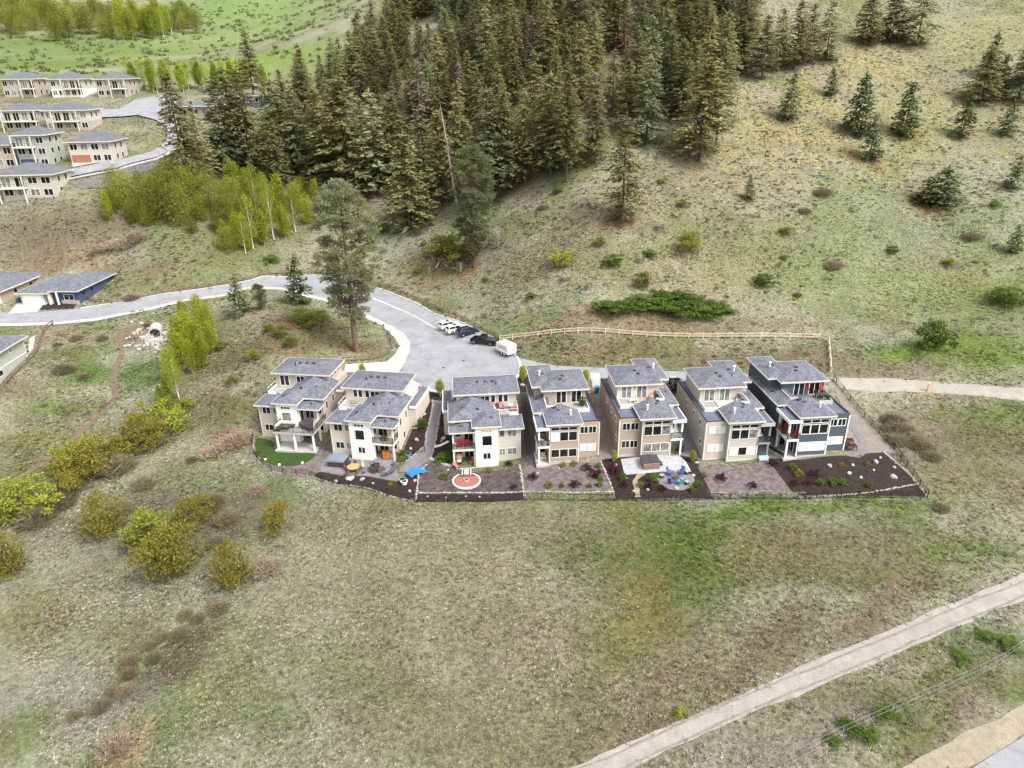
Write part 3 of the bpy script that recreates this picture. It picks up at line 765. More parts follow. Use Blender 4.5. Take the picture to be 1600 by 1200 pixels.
def house_b(h, label, wall, trim=M_trim, panes=None, accent=None, rail=M_dkmet):
    X, Y, Z, a, mi = HB[h]
    root = empty('row_house', (X, Y, Z), a)
    tag(root, label, 'house', 'row houses above the field')
    P = lambda n, m_, f: part(root, mi, n, m_, f)
    pn = panes or {}
    # walls
    P('wall', wall, lambda b: b.box(0, 3.2, 0, 14.6, -2, 6.0))
    P('wall', wall, lambda b: b.box(3.2, 7.5, -.85, 6.4, -2, 6.5))
    P('wall', wall, lambda b: b.box(3.21, 8.7, 2.6, 15.6, -2, 6.45))
    P('foundation', M_conc, lambda b: (b.box(-.12, 3.1, -.12, .5, -2, .22), b.box(3.1, 7.62, -.97, .5, -2, .3)))
    for x, y in ((0, 0), (3.2, -.85), (7.5, -.85)):
        P('corner_trim', trim, lambda b: b.box(x - .06, x + .1, y - .05, y + .1, .22, 5.95 if x == 0 else 6.44))
    # flat roof with parapet on the side wing
    P('flat_roof', M_memb, lambda b: b.box(.12, 3.3, .12, 14.4, 5.8, 6.1))
    P('parapet', wall if accent is None else accent, lambda b: (b.box(-.01, .13, -.01, 14.61, 5.6, 6.3), b.box(.13, 3.0, -.012, .13, 5.6, 6.3), b.box(.13, 3.0, 14.45, 14.612, 5.6, 6.3)))
    P('parapet_cap', M_dkmet if h != 7 else M_slate, lambda b: (b.box(-.04, .16, -.04, 14.64, 6.3, 6.35), b.box(.16, 2.95, -.04, .16, 6.3, 6.352)))
    # bay roof: three slopes to an apex against the terrace
    e = [(2.66, -1.38), (8.06, -1.38), (8.06, 2.84), (2.66, 3.37)]; z = 6.66; ap = (5.36, 3.74, 7.63)
    def bay(b):
        v = [(x, y, z) for x, y in e] + [ap, (8.2, 3.3, 6.75)]
        b.add(v, [(0, 1, 4), (1, 2, 5, 4), (3, 0, 4), (3, 2, 1, 0), (3, 4, 5, 2)])
    ro = P('roof', M_roof, bay)
    f = MB(mi)
    for (p, q) in ((e[0], e[1]), (e[1], e[2]), (e[3], e[0])): f.bar((*p, z - .08), (*q, z - .08), .07, .22)
    f.build('fascia', M_fasc, ro)
    # lower roof along the far side
    def low(b):
        z = 6.66
        b.add([(6.8, 2.89, z), (9.53, 2.89, z), (9.53, 13.5, z), (6.8, 13.5, z), (6.8, 3.9, 7.55), (6.8, 13.5, 7.55), (6.2, 2.89, z), (6.2, 3.9, 7.58)],
              [(0, 1, 4), (1, 2, 5, 4), (2, 3, 5), (3, 2, 1, 0), (6, 0, 4, 7)])
    r2 = P('roof', M_roof, low)
    f = MB(mi); f.bar((8.0, 2.86, z - .08), (9.56, 2.86, z - .08), .07, .22); f.bar((9.53, 2.9, z - .08), (9.53, 13.5, z - .08), .07, .22); f.build('fascia', M_fasc, r2)
    # covered deck
    P('porch_roof', M_memb, lambda b: b.box(7.56, 9.4, -1.16, 2.86, 6.05, 6.2))
    P('porch_fascia', M_white if h != 6 else M_greige, lambda b: (b.box(7.5, 9.53, -1.27, -1.16, 5.75, 6.24), b.box(9.4, 9.53, -1.16, 3.0, 5.75, 6.24)))
    cm = M_white if h in (4, 5, 7) else mat('grey_post', (.24, .25, .26), .6, .05)
    for y in (-.95, 2.2):
        P('column', cm, lambda b: b.box(8.95, 9.2, y, y + .25, 0, 5.8))
    P('deck', cm, lambda b: b.box(7.5, 9.3, -1.05, 2.6, 2.75, 3.05))
    railing(root, mi, [(7.55, -1.0), (9.2, -1.0), (9.2, 2.5)], 3.05, 1.0, mt=rail, glass=True)
    P('patio_slab', M_conc, lambda b: b.box(7.5, 9.5, -1.3, 2.6, -.3, .08))
    window(root, mi, 'f', 2.6, 7.7, 8.55, 3.15, 5.3, 1, M_glass, trim, 'patio_door'); window(root, mi, 'f', 2.6, 7.7, 8.55, .15, 2.3, 1, M_glass, trim, 'patio_door')
    window(root, mi, 'r', 7.5, .2, 2.0, 3.15, 5.3, 2, M_glass, trim, 'patio_door'); window(root, mi, 'r', 7.5, .2, 2.0, .15, 2.3, 2, M_glass, trim, 'patio_door')
    # front windows
    for lv, (z0, z1) in enumerate(((1.45, 2.55), (4.4, 5.45))):
        for i, (x0, x1) in enumerate(((.5, 1.55), (1.75, 2.8))):
            window(root, mi, 'f', 0, x0, x1, z0, z1, 2, pn.get(('w', lv), M_glass), trim)
    for lv, (z0, z1) in enumerate(((1.1, 2.35), (3.8, 5.2), (5.55, 5.98))):
        for i, (x0, x1) in enumerate(((3.5, 4.65), (4.8, 5.95), (6.1, 7.25))):
            window(root, mi, 'f', -.85, x0, x1, z0, z1, 1, pn.get((lv, i), M_glass), trim, fw=.08)
    for y0, z0 in ((2.2, 4.6), (5.2, 4.6), (1.4, 1.8), (8.8, 4.6)):
        window(root, mi, 'l', 0, y0, y0 + .75, z0, z0 + .8, 1, M_glass, M_white)
    # top storey, set back behind a roof terrace
    P('wall', wall if h != 5 else M_cream, lambda b: b.box(.95, 7.42, 6.5, 13.4, 6.0, 8.7))
    P('wall', wall, lambda b: b.box(5.6, 8.72, 8.1, 15.7, 2.0, 8.69))
    for x0, x1 in ((1.65, 3.15), (4.0, 5.5)):
        window(root, mi, 'f', 6.5, x0, x1, 6.45, 8.3, 2, pn.get('door', M_glass), M_white, 'sliding_door', .09)
    P('wall_lamp', M_dkmet, lambda b: b.box(3.5, 3.62, 6.38, 6.5, 8.1, 8.35))
    P('terrace', M_deck, lambda b: b.box(.95, 7.4, 3.6, 6.5, 6.05, 6.38))
    tm = trim if h != 7 else M_greige
    P('terrace_wall', tm, lambda b: (b.box(.85, .97, 3.5, 6.48, 6.0, 6.72), b.box(.97, 3.4, 3.5, 3.62, 6.0, 6.72)))
    P('terrace_wall', tm, lambda b: (b.box(6.2, 7.5, 3.5, 3.62, 6.4, 7.5), b.box(7.38, 7.5, 3.62, 6.48, 6.4, 7.5)))
    fascia_hip(root, mi, .45, 7.92, 5.98, 13.92, 8.76, .27)
    fascia_hip(root, mi, 5.17, 9.23, 7.6, 16.28, 8.757, .27, 'y')
    vents(root, mi, [(4.6, 8.6, 9.5, 'v'), (4.2, 9.4, 9.7, 'v'), (7.0, 11.5, 9.25, 'v'), (7.6, 11, 9.2, 'flue'), (5.9, 2.2, 7.3, 'v'), (6.3, 3.0, 7.4, 'v'), (4.2, .8, 7.08, 'flue'), (8.5, 7.0, 6.95, 'v')])
    P('downspout', M_white, lambda b: b.cyl((3.28, -.08, .2), (3.28, -.08, 6.4), .05))
    P('garage_door', M_white, lambda b: b.box(.4, 2.9, 14.58, 14.66, 3.0, 5.2))
    return root

def house_a(h, label, wall, tower, deck=False, panes=None):
    X, Y, Z, a, mi = HA[h]
    root = empty('row_house', (X, Y, Z), a)
    tag(root, label, 'house', 'row houses above the field')
    P = lambda n, m_, f: part(root, mi, n, m_, f)
    pn = panes or {}
    tr = M_trim
    P('wall', wall, lambda b: b.box(-.4, 3.05, .45, 13.5, -2, 6.05))
    P('tower', tower, lambda b: b.box(3.0, 6.4, -.45, 7.2, -2, 6.85))
    P('wall', wall, lambda b: b.box(6.35, 9.8, 2.2, 13.5, -2, 6.85))
    P('foundation', M_conc, lambda b: (b.box(-.52, 2.9, .33, .9, -2, .2), b.box(2.9, 6.5, -.57, .2, -2, .18)))
    for x, y in ((-.4, .45), (9.8, 2.2)):
        P('corner_trim', tr, lambda b: b.box(x - .06, x + .06, y - .05, y + .1, .2, 5.8))
    # roofs
    fascia_hip(root, mi, -.98, 4.0, -.08, 4.6, 6.09, .3)
    fascia_hip(root, mi, 2.46, 6.89, -.78, 5.2, 6.96, .36, 'y')
    def big(b):
        z = 6.957
        b.add([(3.17, 1.66, z), (10.31, 1.66, z), (10.31, 8.85, z), (3.17, 8.85, z), (6.74, 5.0, 8.52), (6.74, 8.85, 8.52)],
              [(0, 1, 4), (1, 2, 5, 4), (2, 3, 5), (3, 0, 4, 5), (3, 2, 1, 0)])
    r2 = P('roof', M_roof, big)
    f = MB(mi); z = 6.957
    f.bar((6.9, 1.66, z - .08), (10.35, 1.66, z - .08), .07, .22); f.bar((10.31, 1.66, z - .08), (10.31, 8.85, z - .08), .07, .22)
    f.build('fascia', M_fasc, r2)
    f = MB(mi); f.bar((3.17, 4.6, z - .08), (3.17, 8.85, z - .08), .07, .22); f.build('fascia', M_fasc, r2)
    def por(b):
        z = 6.05
        b.add([(6.42, -.45, z), (10.23, -.45, z), (10.23, 2.25, z), (6.42, 2.25, z), (8.0, 1.0, 6.55), (8.4, 2.25, 6.62), (6.42, 2.25, 6.45)], [(0, 1, 4), (1, 2, 5, 4), (0, 4, 5, 6), (2, 3, 6, 5), (3, 2, 1, 0)])
    r3 = P('porch_roof', M_roof, por)
    f = MB(mi); f.bar((5.95, -.45, 5.98), (10.27, -.45, 5.98), .07, .2); f.bar((10.23, -.45, 5.98), (10.23, 2.3, 5.98), .07, .2); f.build('fascia', M_fasc, r3)
    # covered deck and posts
    P('deck', tr, lambda b: b.box(6.4, 9.85, -.2, 2.2, 2.8, 3.1))
    ycol = (-.1,)
    for x in (9.55, 6.45):
        P('column', tr, lambda b: b.box(x, x + .24, -.1, .14, 0, 5.95))
    P('patio_slab', M_conc, lambda b: b.box(6.4, 10.0, -.6, 2.2, -.4, .09))
    if deck:
        P('deck', mat('deck_edge', (.42, .38, .35), .7, .06), lambda b: b.box(3.5, 10.1, -3.33, -.46, 3.0, 3.3))
        P('patio_slab', M_conc, lambda b: b.box(3.4, 10.2, -3.5, -.46, -.5, .12))
        for x, y in ((3.7, -3.15), (6.6, -3.15), (9.7, -3.15)):
            P('column', M_white, lambda b: b.box(x, x + .26, y, y + .26, .1, 3.0))
        railing(root, mi, [(3.55, -.5), (3.55, -3.28), (10.05, -3.28), (10.05, 2.0)], 3.3, 1.0, glass=True, step=1.6)
    else:
        railing(root, mi, [(6.45, -.14), (9.75, -.14), (9.75, 2.1)], 3.1, 1.0, glass=True)
    for z0 in (.15, 3.2):
        window(root, mi, 'f', 2.2, 6.7, 8.0, z0, z0 + 2.1, 2, M_glass, tr, 'patio_door'); window(root, mi, 'f', 2.2, 8.5, 9.4, z0 + .9, z0 + 2.1, 1, M_glass, tr)
        window(root, mi, 'r', 6.4, .1, 1.7, z0, z0 + 2.1, 2, M_glass, tr, 'patio_door')
    # front windows
    for z0, z1 in ((1.5, 2.55), (4.55, 5.65)):
        window(root, mi, 'f', .45, .25, 1.5, z0, z1, 2, pn.get('w', M_glass), tr)
        window(root, mi, 'f', .45, 2.0, 2.75, z0, z1, 1 if z0 > 3 else 2, pn.get('w2', M_glass2), tr)
    window(root, mi, 'f', -.45, 3.9, 5.4, 5.95, 6.35, 3, pn.get('top', M_glass), M_white)
    window(root, mi, 'f', -.45, 3.95, 5.35, 3.75 if not deck else 3.5, 5.35, 1, pn.get('big', M_glass), M_white)
    window(root, mi, 'f', -.45, 4.2, 5.25, 1.45, 2.45, 2, M_glass, M_white)
    for y0, z0 in ((3.2, 4.5), (6.0, 4.5), (8.5, 4.5), (4.5, 1.6)):
        window(root, mi, 'r', 9.8, y0, y0 + .7, z0, z0 + 1.2, 1, M_glass, tr)
    # top storey and terrace
    P('wall', wall, lambda b: b.box(-.4, 8.9, 7.55, 13.55, 5.9, 8.66))
    if h == 1: spec = [('sliding_door', .35, 1.85, 6.4, 8.15), ('window', 3.3, 4.6, 6.9, 8.1)]
    else: spec = [('window', .9, 1.5, 7.0, 8.2), ('window', 1.75, 2.35, 7.0, 8.2), ('window', 2.9, 3.5, 7.0, 8.2), ('sliding_door', 3.8, 5.2, 6.4, 8.1)]
    for n_, x0, x1, z0, z1 in spec: window(root, mi, 'f', 7.55, x0, x1, z0, z1, 2 if x1 - x0 > 1 else 1, M_glass, M_white, n_, .08)
    for y0 in (8.4, 10.0, 11.6): window(root, mi, 'r', 8.9, y0, y0 + 1.0, 7.7, 8.2, 1, M_glass, tr)
    P('terrace', M_deck, lambda b: b.box(-.4, 4.6, 4.3, 7.55, 5.95, 6.35))
    P('terrace_wall', M_white, lambda b: b.box(-.42, .9, 4.2, 4.3, 6.0, 6.75))
    P('terrace_wall', M_white, lambda b: b.box(-.5, -.4, 4.32, 7.5, 6.0, 6.5))
    railing(root, mi, [(-.45, 7.4), (-.45, 4.25), (2.9, 4.25)], 6.5, .75, mt=M_trim)
    fascia_hip(root, mi, -.99, 9.45, 7.0, 14.11, 8.72, .24, 'x')
    P('flat_roof', M_roof, lambda b: b.box(9.2, 11.2, 7.5, 15.2, 5.7, 5.9))
    P('wall', wall, lambda b: b.box(9.81, 11.1, 7.6, 15.1, -1.5, 5.72))
    P('flat_roof_edge', M_white, lambda b: (b.box(11.12, 11.25, 7.4, 15.3, 5.6, 6.0), b.box(10.0, 11.12, 7.4, 7.5, 5.6, 6.0)))
    P('garage_door', M_white, lambda b: b.box(1.5, 6.5, 13.5, 13.58, 3.1, 5.4))
    vents(root, mi, [(2.6, 9.3, 9.35, 'pipe'), (3.1, 10.1, 9.5, 'v'), (4.3, 10.1, 9.5, 'v'), (5.5, 10.1, 9.5, 'v'), (3.9, 1.2, 7.5, 'v'), (5.8, 3.6, 7.9, 'v'), (8.0, 4.2, 7.9, 'v'), (8.4, .9, 6.45, 'v')])
    return root

house_a(1, 'rose beige house with a wide open deck over a curved green lawn', M_pink, M_stucco, True, {'big': M_glass2})
house_a(2, 'cream house with white tower beside the paved patio and orange cabinet', M_cream, M_stucco, False)
house_a(3, 'beige house with white tower above the round red brick circle', M_beige, M_stucco, False, {'top': M_warm, 'w': M_glass2})
house_b(4, 'tan house with white porch columns next to the white-towered beige house', M_tan, panes={(1, 2): M_blind, ('w', 0): M_blind})
house_b(5, 'tan house behind the white flagstone patio with dark hot tub', M_tan, panes={(0, 0): M_glass2, (0, 1): M_glass2, (0, 2): M_glass2, (1, 2): M_glass2, 'door': M_glass2})
house_b(6, 'pale greige house with white blinds next to the dark slate house', M_greige, panes={('w', 0): M_blind, ('w', 1): M_blind, (0, 0): M_blind, (0, 2): M_blind, (1, 2): M_glass2, 'door': M_glass2})
house_b(7, 'dark slate house with red deck chairs at the end of the row', M_slate, M_white, panes={(0, 0): M_blind, (0, 1): M_blind, (0, 2): M_blind, ('w', 0): M_blind})

# ------------------------------------------------------------------ vegetation
def cards(name, P, D, N, L, W, mt, tint=None):
    P, D, N = (np.asarray(a, float) for a in (P, D, N))
    D = D / np.linalg.norm(D, axis=1, keepdims=True)
    S = np.cross(D, N); S /= np.linalg.norm(S, axis=1, keepdims=True) + 1e-9
    L = np.asarray(L)[:, None]; W = np.asarray(W)[:, None]
    V = np.stack([P - D * L * .5, P + S * W * .5 + D * L * .05, P + D * L * .5, P - S * W * .5 + D * L * .05], 1).reshape(-1, 3)
    n = len(P); F = np.arange(4 * n).reshape(n, 4)
    return np_mesh(name, V, F, mt, attr=tint if tint is not None else rng.random(n))
def unit(n):
    v = rng.normal(size=(n, 3)); return v / np.linalg.norm(v, axis=1, keepdims=True)
def trunk_mesh(name, h, r, mt, limbs=(), n=7, lean=0.0):
    b = MB(); k = 5; prev = Vector((0, 0, -.6)); pr = r * 1.15
    for i in range(1, k + 1):
        t = i / k; p = Vector((math.sin(t * 3.1) * lean + random.uniform(-.04, .04) * h * .1, random.uniform(-.04, .04) * h * .1, h * t)); q = r * (1 - t * .9)
        b.cyl(prev, p, pr, q, n, cap=False); prev, pr = p, q
    for p0, p1, r0 in limbs: b.cyl(p0, p1, r0, r0 * .3, 5, cap=False)
    return b.mesh(name, mt)
def fir(seed, h, r, clear=.08, mt=None, dens=1.0, shag=.3, power=.8):
    g = np.random.default_rng(seed); P, D, N, L, W = [], [], [], [], []
    nw = int(h / .44)
    for i in range(nw):
        t = i / nw; z = h * (clear + (1 - clear) * t)
        rr = r * (1 - t) ** power * (.55 + .45 * min(1, t / .12)) + .25
        for b in range(int(g.integers(5, 8) * dens)):
            if g.random() < .12: continue
            a = g.random() * 6.283; Lb = rr * g.uniform(1 - shag, 1.12); k = max(2, int(Lb / .42)); zb = z + g.uniform(-.4, .4)
            ca, sa = math.cos(a), math.sin(a)
            for s in np.linspace(.22, 1, k):
                p = np.array([ca * Lb * s, sa * Lb * s, zb - .22 * Lb * s * s + .1 * Lb * s + g.normal() * .16])
                for sg in (-.8, 0, .8):
                    aa = a + sg + g.normal() * .3
                    d = np.array([math.cos(aa), math.sin(aa), -.28 + g.normal() * .25])
                    P.append(p + d * .2 + g.normal(size=3) * .08); D.append(d); N.append((g.normal() * .5, g.normal() * .5, 1)); L.append(g.uniform(.5, 1.0)); W.append(g.uniform(.26, .48))
    P.append((0, 0, h)); D.append((0, 0, 1)); N.append((1, 0, 0)); L.append(1.6); W.append(.35)
    return cards('crown', P, D, N, L, W, mt or L_fir, g.random(len(P)))
def pine(seed, h, r, clear=.3, mt=None, n=150, k=30, top=.75):
    g = np.random.default_rng(seed); C, limbs = [], []
    for i in range(n):
        t = g.random() ** .8; z = h * (clear + (1 - clear) * t)
        sh = math.sin(min(1, (t + .12) / .6) * 1.57) * (1 - max(0, (t - top) / (1 - top)) ** 2 * .85)
        a = g.random() * 6.283; q = r * sh * g.uniform(.45, 1.05)
        c = np.array([math.cos(a) * q, math.sin(a) * q, z]); C.append(c)
        if i % 2 == 0: limbs.append(((0, 0, z - q * .25), tuple(c), .09))
    for i in range(40):
        a = g.random() * 6.283; z = h * g.uniform(.08, clear + .25); q = r * g.uniform(.4, .9)
        limbs.append(((0, 0, z), (math.cos(a) * q, math.sin(a) * q, z - .5), .06))
    C = np.repeat(np.array(C), k, 0); U = unit(len(C))
    U[:, 2] = U[:, 2] * .75
    P = C + U * (g.random(len(C)) ** .5)[:, None] * 1.15 * np.array([1, 1, .7])
    D = U + np.array([0, 0, .25]); L = g.uniform(.4, .8, len(P)); W = g.uniform(.14, .28, len(P))
    return cards('crown', P, D, unit(len(P)), L, W, mt or L_pond, g.random(len(P))), limbs
def broad(seed, rx, rz, z0, n=1500, size=.4, mt=None, clumps=26, fill=.5):
    """leafy crown of uneven clumps, half-height rz, centred at z0+rz"""
    g = np.random.default_rng(seed); tt = g.random(clumps); aa = g.random(clumps) * 6.283
    pr_ = np.sin(np.pi * (.14 + .8 * tt)) ** .6 * rx * .8 * g.uniform(.02, 1, clumps) ** .55
    C = np.stack([np.cos(aa) * pr_, np.sin(aa) * pr_, z0 + 2 * rz * (.08 + .86 * tt)], 1)
    cr = g.uniform(.24, .46, clumps) * min(rx, rz) * 1.2
    i = g.integers(0, clumps, n); V = g.normal(size=(n, 3)); V /= np.linalg.norm(V, axis=1, keepdims=True)
    P = C[i] + V * (cr[i] * g.uniform(.5, 1.08, n))[:, None] * np.array([1, 1, 1.15 * min(1.6, rz / rx)])
    P[:, 2] = np.maximum(P[:, 2], .05)
    D = V + g.normal(size=(n, 3)) * .8; L = size * g.uniform(.6, 1.3, n); W = L * g.uniform(.45, .8, n)
    limbs = [((0, 0, float(C[q][2]) * .55), tuple(C[q] * .9), max(.02, rx * .015)) for q in range(0, clumps, 3)]
    return cards('crown', P, D, g.normal(size=(n, 3)), L, W, mt, g.random(n)), limbs
def twiggy(seed, rx, h, n=700, mt=None, wd=.035):
    g = np.random.default_rng(seed); a = g.random(n) * 6.283; q = g.random(n) ** .6
    B = np.stack([np.cos(a) * q * rx * .8, np.sin(a) * q * rx * .8, h * g.uniform(.0, .7, n) * (1.1 - q * .7)], 1)
    D = np.stack([np.cos(a) * q * .9, np.sin(a) * q * .9, g.uniform(.3, 1.1, n)], 1) + g.normal(size=(n, 3)) * .6
    L = h * g.uniform(.35, .75, n); Dn = D / np.linalg.norm(D, axis=1, keepdims=True)
    L = L * .6; P = B + Dn * (L * .45)[:, None]; P[:, 2] = np.maximum(P[:, 2], .05)
    return cards('twigs', P, D, unit(n), L, np.full(n, wd * 2) * g.uniform(.6, 1.5, n), mt or L_twig)

TREES = {}
def kind(name, crown, trunk): TREES[name] = (crown, trunk)
for i in range(7):
    hh = (24, 26, 22, 25, 23, 21, 27)[i]; rr = (4.4, 4.0, 4.8, 3.8, 4.3, 4.1, 4.5)[i]
    kind('fir%d' % i, fir(100 + i, hh, rr, (.1, .14, .06, .2, .1, .16, .12)[i], L_fir if i not in (2, 5) else L_firg, .85, .38), trunk_mesh('trunk', hh * .97, .34, M_trunk))
kind('firfull', fir(130, 20, 4.8, .03, L_fir, 1.1, .25, .7), trunk_mesh('trunk', 19, .3, M_trunk))
kind('shag', fir(131, 20, 4.6, .05, L_fir, .9, .6, .5), trunk_mesh('trunk', 19.5, .32, M_trunk, [((0, 0, 17), (.5, .3, 21.5), .1)]))
for i in range(3): kind('young%d' % i, fir(140 + i, 10, 2.9, .03, L_young, 1.1, .3, .75), trunk_mesh('trunk', 9.5, .16, M_trunk))
c_, l_ = pine(150, 28, 4.8, .2, L_pond, 185, 80); kind('ponderosa', c_, trunk_mesh('trunk', 27, .52, M_trunkp, l_, 9))
c_, l_ = pine(151, 26, 4.4, .12, L_pond, 220, 76, .8); kind('ponderosa2', c_, trunk_mesh('trunk', 25, .5, M_trunkp, l_, 9))
c_, l_ = pine(152, 10, 2.6, .12, L_young, 90, 32, .6); kind('smallpine', c_, trunk_mesh('trunk', 9, .18, M_trunkp, l_))
g_ = np.random.default_rng(5)
kind('snag', twiggy(153, .6, 3, 60, leaf_mat('dead_twigs', (.2, .15, .12), (.3, .25, .2), .1, 0)), trunk_mesh('trunk', 20, .3, M_dead, [((0, 0, z), (math.cos(a) * (2.2 - z * .09), math.sin(a) * (2.2 - z * .09), z - .8), .06) for z, a in zip(np.linspace(4, 19, 46), g_.random(46) * 6.283)]))
for i, (mt_, rx, rz, z0) in enumerate(((L_bright, 1.7, 4.0, .3), (L_bright, 1.4, 3.8, .5), (L_bright, 2.4, 3.6, .4), (L_mid, 3.4, 4.4, .2), (L_mid, 3.6, 3.7, .1))):
    c_, l_ = broad(160 + i, rx, rz, z0, 4600, .27, mt_, 60); kind('leafy%d' % i, c_, trunk_mesh('trunk', z0 + rz * 1.7, .08, M_trunkw if i < 2 else M_trunk, l_))
c_, l_ = broad(170, 2.4, 5.4, 3.0, 2200, .28, L_bright, 34); kind('birch', c_, trunk_mesh('trunk', 13.5, .16, M_trunkw, l_))
def thing_tree(name, k, loc, s, label, cat='tree', group=None, rz=None, lean=0.0, zs=1.0):
    o = empty(name, loc, random.uniform(0, 6.28) if rz is None else rz)
    o.scale = (s, s, s * zs)
    if lean: o.rotation_euler = (lean * .3, lean, o.rotation_euler[2] * 0)
    c, t = TREES[k]
    cw = random.uniform(1.3, 1.75) if k.startswith('fir') else 1.0
    link('trunk', t, o); link('crown' if k != 'snag' else 'twigs', c, o, None, 0, (cw, cw, 1))
    return tag(o, label, cat, group)
HEI = dict(firfull=20, shag=20.5, ponderosa=29, ponderosa2=27, smallpine=10.5, snag=20, birch=15, leafy0=8.2, leafy1=8, leafy2=7.8, leafy3=9.2, leafy4=7.8, young0=10.5, young1=10.5, young2=10.5)
for i in range(7): HEI['fir%d' % i] = (24, 26, 22, 25, 23, 21, 27)[i] + .5
def hpx(px, py, hp):
    """metres for a height of hp photo pixels standing at this spot"""
    p = at(px, py); zc = p.y * math.cos(PITCH) + (CAMZ - p.z) * math.sin(PITCH)
    return p, hp * zc / FPX / math.cos(PITCH) * .98
def ptree(name, k, px, py, hp, label, cat='tree', group=None, zs=1.0, **kw):
    p, h = hpx(px, py, hp)
    return thing_tree(name, k, p, h / HEI[k] / zs, label, cat, group, zs=zs, **kw)

FG = 'fir trees of the forest on the slope'
def FLK(k):
    return {'fir2': 'wide grey-green conifer in the dense forest on the slope', 'fir5': 'slim grey-green conifer in the dense forest on the slope', 'fir1': 'tall narrow olive conifer in the dense forest on the slope',
            'fir3': 'narrow olive conifer with bare lower trunk in the dense forest', 'firfull': 'full conifer branched to the ground in the dense forest'}.get(k, 'broad olive-brown conifer in the dense forest on the slope')
FRONT = []
def front(name, k, px, py, hp, label, **kw):
    FRONT.append(at(px, py).xy); return ptree(name, k, px, py, hp, label, **kw)
front('ponderosa_pine', 'ponderosa', 557, 549, 250, 'tall lone ponderosa pine with bare lower trunk beside the cul-de-sac')
front('ponderosa_pine', 'ponderosa2', 742, 416, 172, 'tall ponderosa pine at the forest foot with rust needle litter')
front('dead_tree', 'snag', 716, 330, 150, 'leafless grey dead tree leaning beside the forest-foot pine', lean=-.13)
front('fir_tree', 'shag', 972, 348, 148, 'dark shaggy fir standing alone with fallen branches at its foot')
front('fir_tree', 'firfull', 640, 358, 132, 'bushy olive fir in front of the forest left of the dead tree')
front('fir_tree', 'fir0', 1092, 252, 165, 'tall shaggy fir at the corner of the forest above the meadow')
front('fir_tree', 'fir3', 1118, 238, 150, 'slim fir just behind the corner fir of the forest')
front('fir_tree', 'firfull', 545, 300, 152, 'broad even fir at the forest edge above the road bend')
front('fir_tree', 'fir6', 296, 305, 168, 'tall ragged fir above the bright green thicket near the far road')
for px, py, hp, k in ((355,275,135,'fir2'),(396,282,150,'fir4'),(372,260,130,'firfull'),(398,160,95,'fir3'),(320,290,110,'fir1')):
    front('fir_tree', k, px, py, hp, 'dark fir in the clump between forest and far road', group='firs between the forest and the far road')
for px, py, hp, k in ((505,285,130,'fir0'),(470,275,120,'fir5'),(590,300,140,'fir2'),(690,320,130,'fir4'),(790,300,140,'fir0'),(765,320,160,'fir5'),(720,300,150,'fir1'),(885,285,160,'fir3'),(860,275,140,'fir0'),(930,255,110,'fir6'),(1010,225,120,'fir2'),(1060,190,110,'fir4'),(440,255,110,'firfull'),(820,290,130,'fir6'),(665,300,120,'fir2'),(620,290,125,'fir6')):
    front('fir_tree', k, px, py, hp, FLK(k), group=FG)
fpoly = at2([(410,290),(450,300),(520,285),(600,296),(660,310),(720,310),(790,290),(850,270),(920,250),(1000,222),(1050,200),(1090,180),(1120,165),(1145,130),(1160,105),(1175,70),(1190,45),(1210,8),(1200,2),(640,2),(600,60),(560,95),(520,120),(480,150),(440,190),(405,240)])
xs = [p.x for p in fpoly]; ys = [p.y for p in fpoly]
acc = [tuple(p) for p in FRONT]; pl_ = [tuple(p) for p in fpoly]; nf = 0
for _ in range(9000):
    x, y = rng.uniform(min(xs), max(xs)), rng.uniform(min(ys), max(ys))
    if not pip(np.array([x]), np.array([y]), pl_)[0]: continue
    if any((x - a) ** 2 + (y - b) ** 2 < 21 for a, b in acc): continue
    acc.append((x, y)); nf += 1
    k = random.choice(['fir0', 'fir1', 'fir2', 'fir3', 'fir4', 'fir5', 'fir6', 'fir0', 'fir4', 'firfull'])
    thing_tree('fir_tree', k, (x, y, tz(x, y)), random.uniform(.55, 1.0) * 21 / HEI[k], FLK(k), 'tree', FG, zs=random.uniform(.95, 1.15))
    if nf >= 275: break
M_deadneedle = leaf_mat('needles_dead', lin(140, 122, 104, .7), lin(188, 172, 152, .7), .1, .3)
kind('firdead', fir(190, 22, 2.8, .15, M_deadneedle, .55, .6), trunk_mesh('trunk', 21.5, .28, M_dead)); HEI['firdead'] = 22.5
kind('firrust', fir(191, 22, 3.0, .15, leaf_mat('needles_rust', lin(140, 96, 70, .7), lin(176, 134, 104, .7), .1, .3), .6, .5), trunk_mesh('trunk', 21.5, .28, M_dead)); HEI['firrust'] = 22.5
for px, py, hp, k, lab in ((660,230,115,'firdead','bleached grey dying conifer among the forest trees'),(720,215,100,'firdead','bleached grey dying conifer among the forest trees'),(925,240,110,'firdead','bleached grey dying conifer among the forest trees'),(975,110,70,'firrust','rust-brown dead conifer high in the forest'),(830,120,80,'firdead','bleached grey dying conifer among the forest trees')):
    front('fir_tree', k, px, py, hp, lab, group='dying grey conifers in the forest' if k == 'firdead' else None)
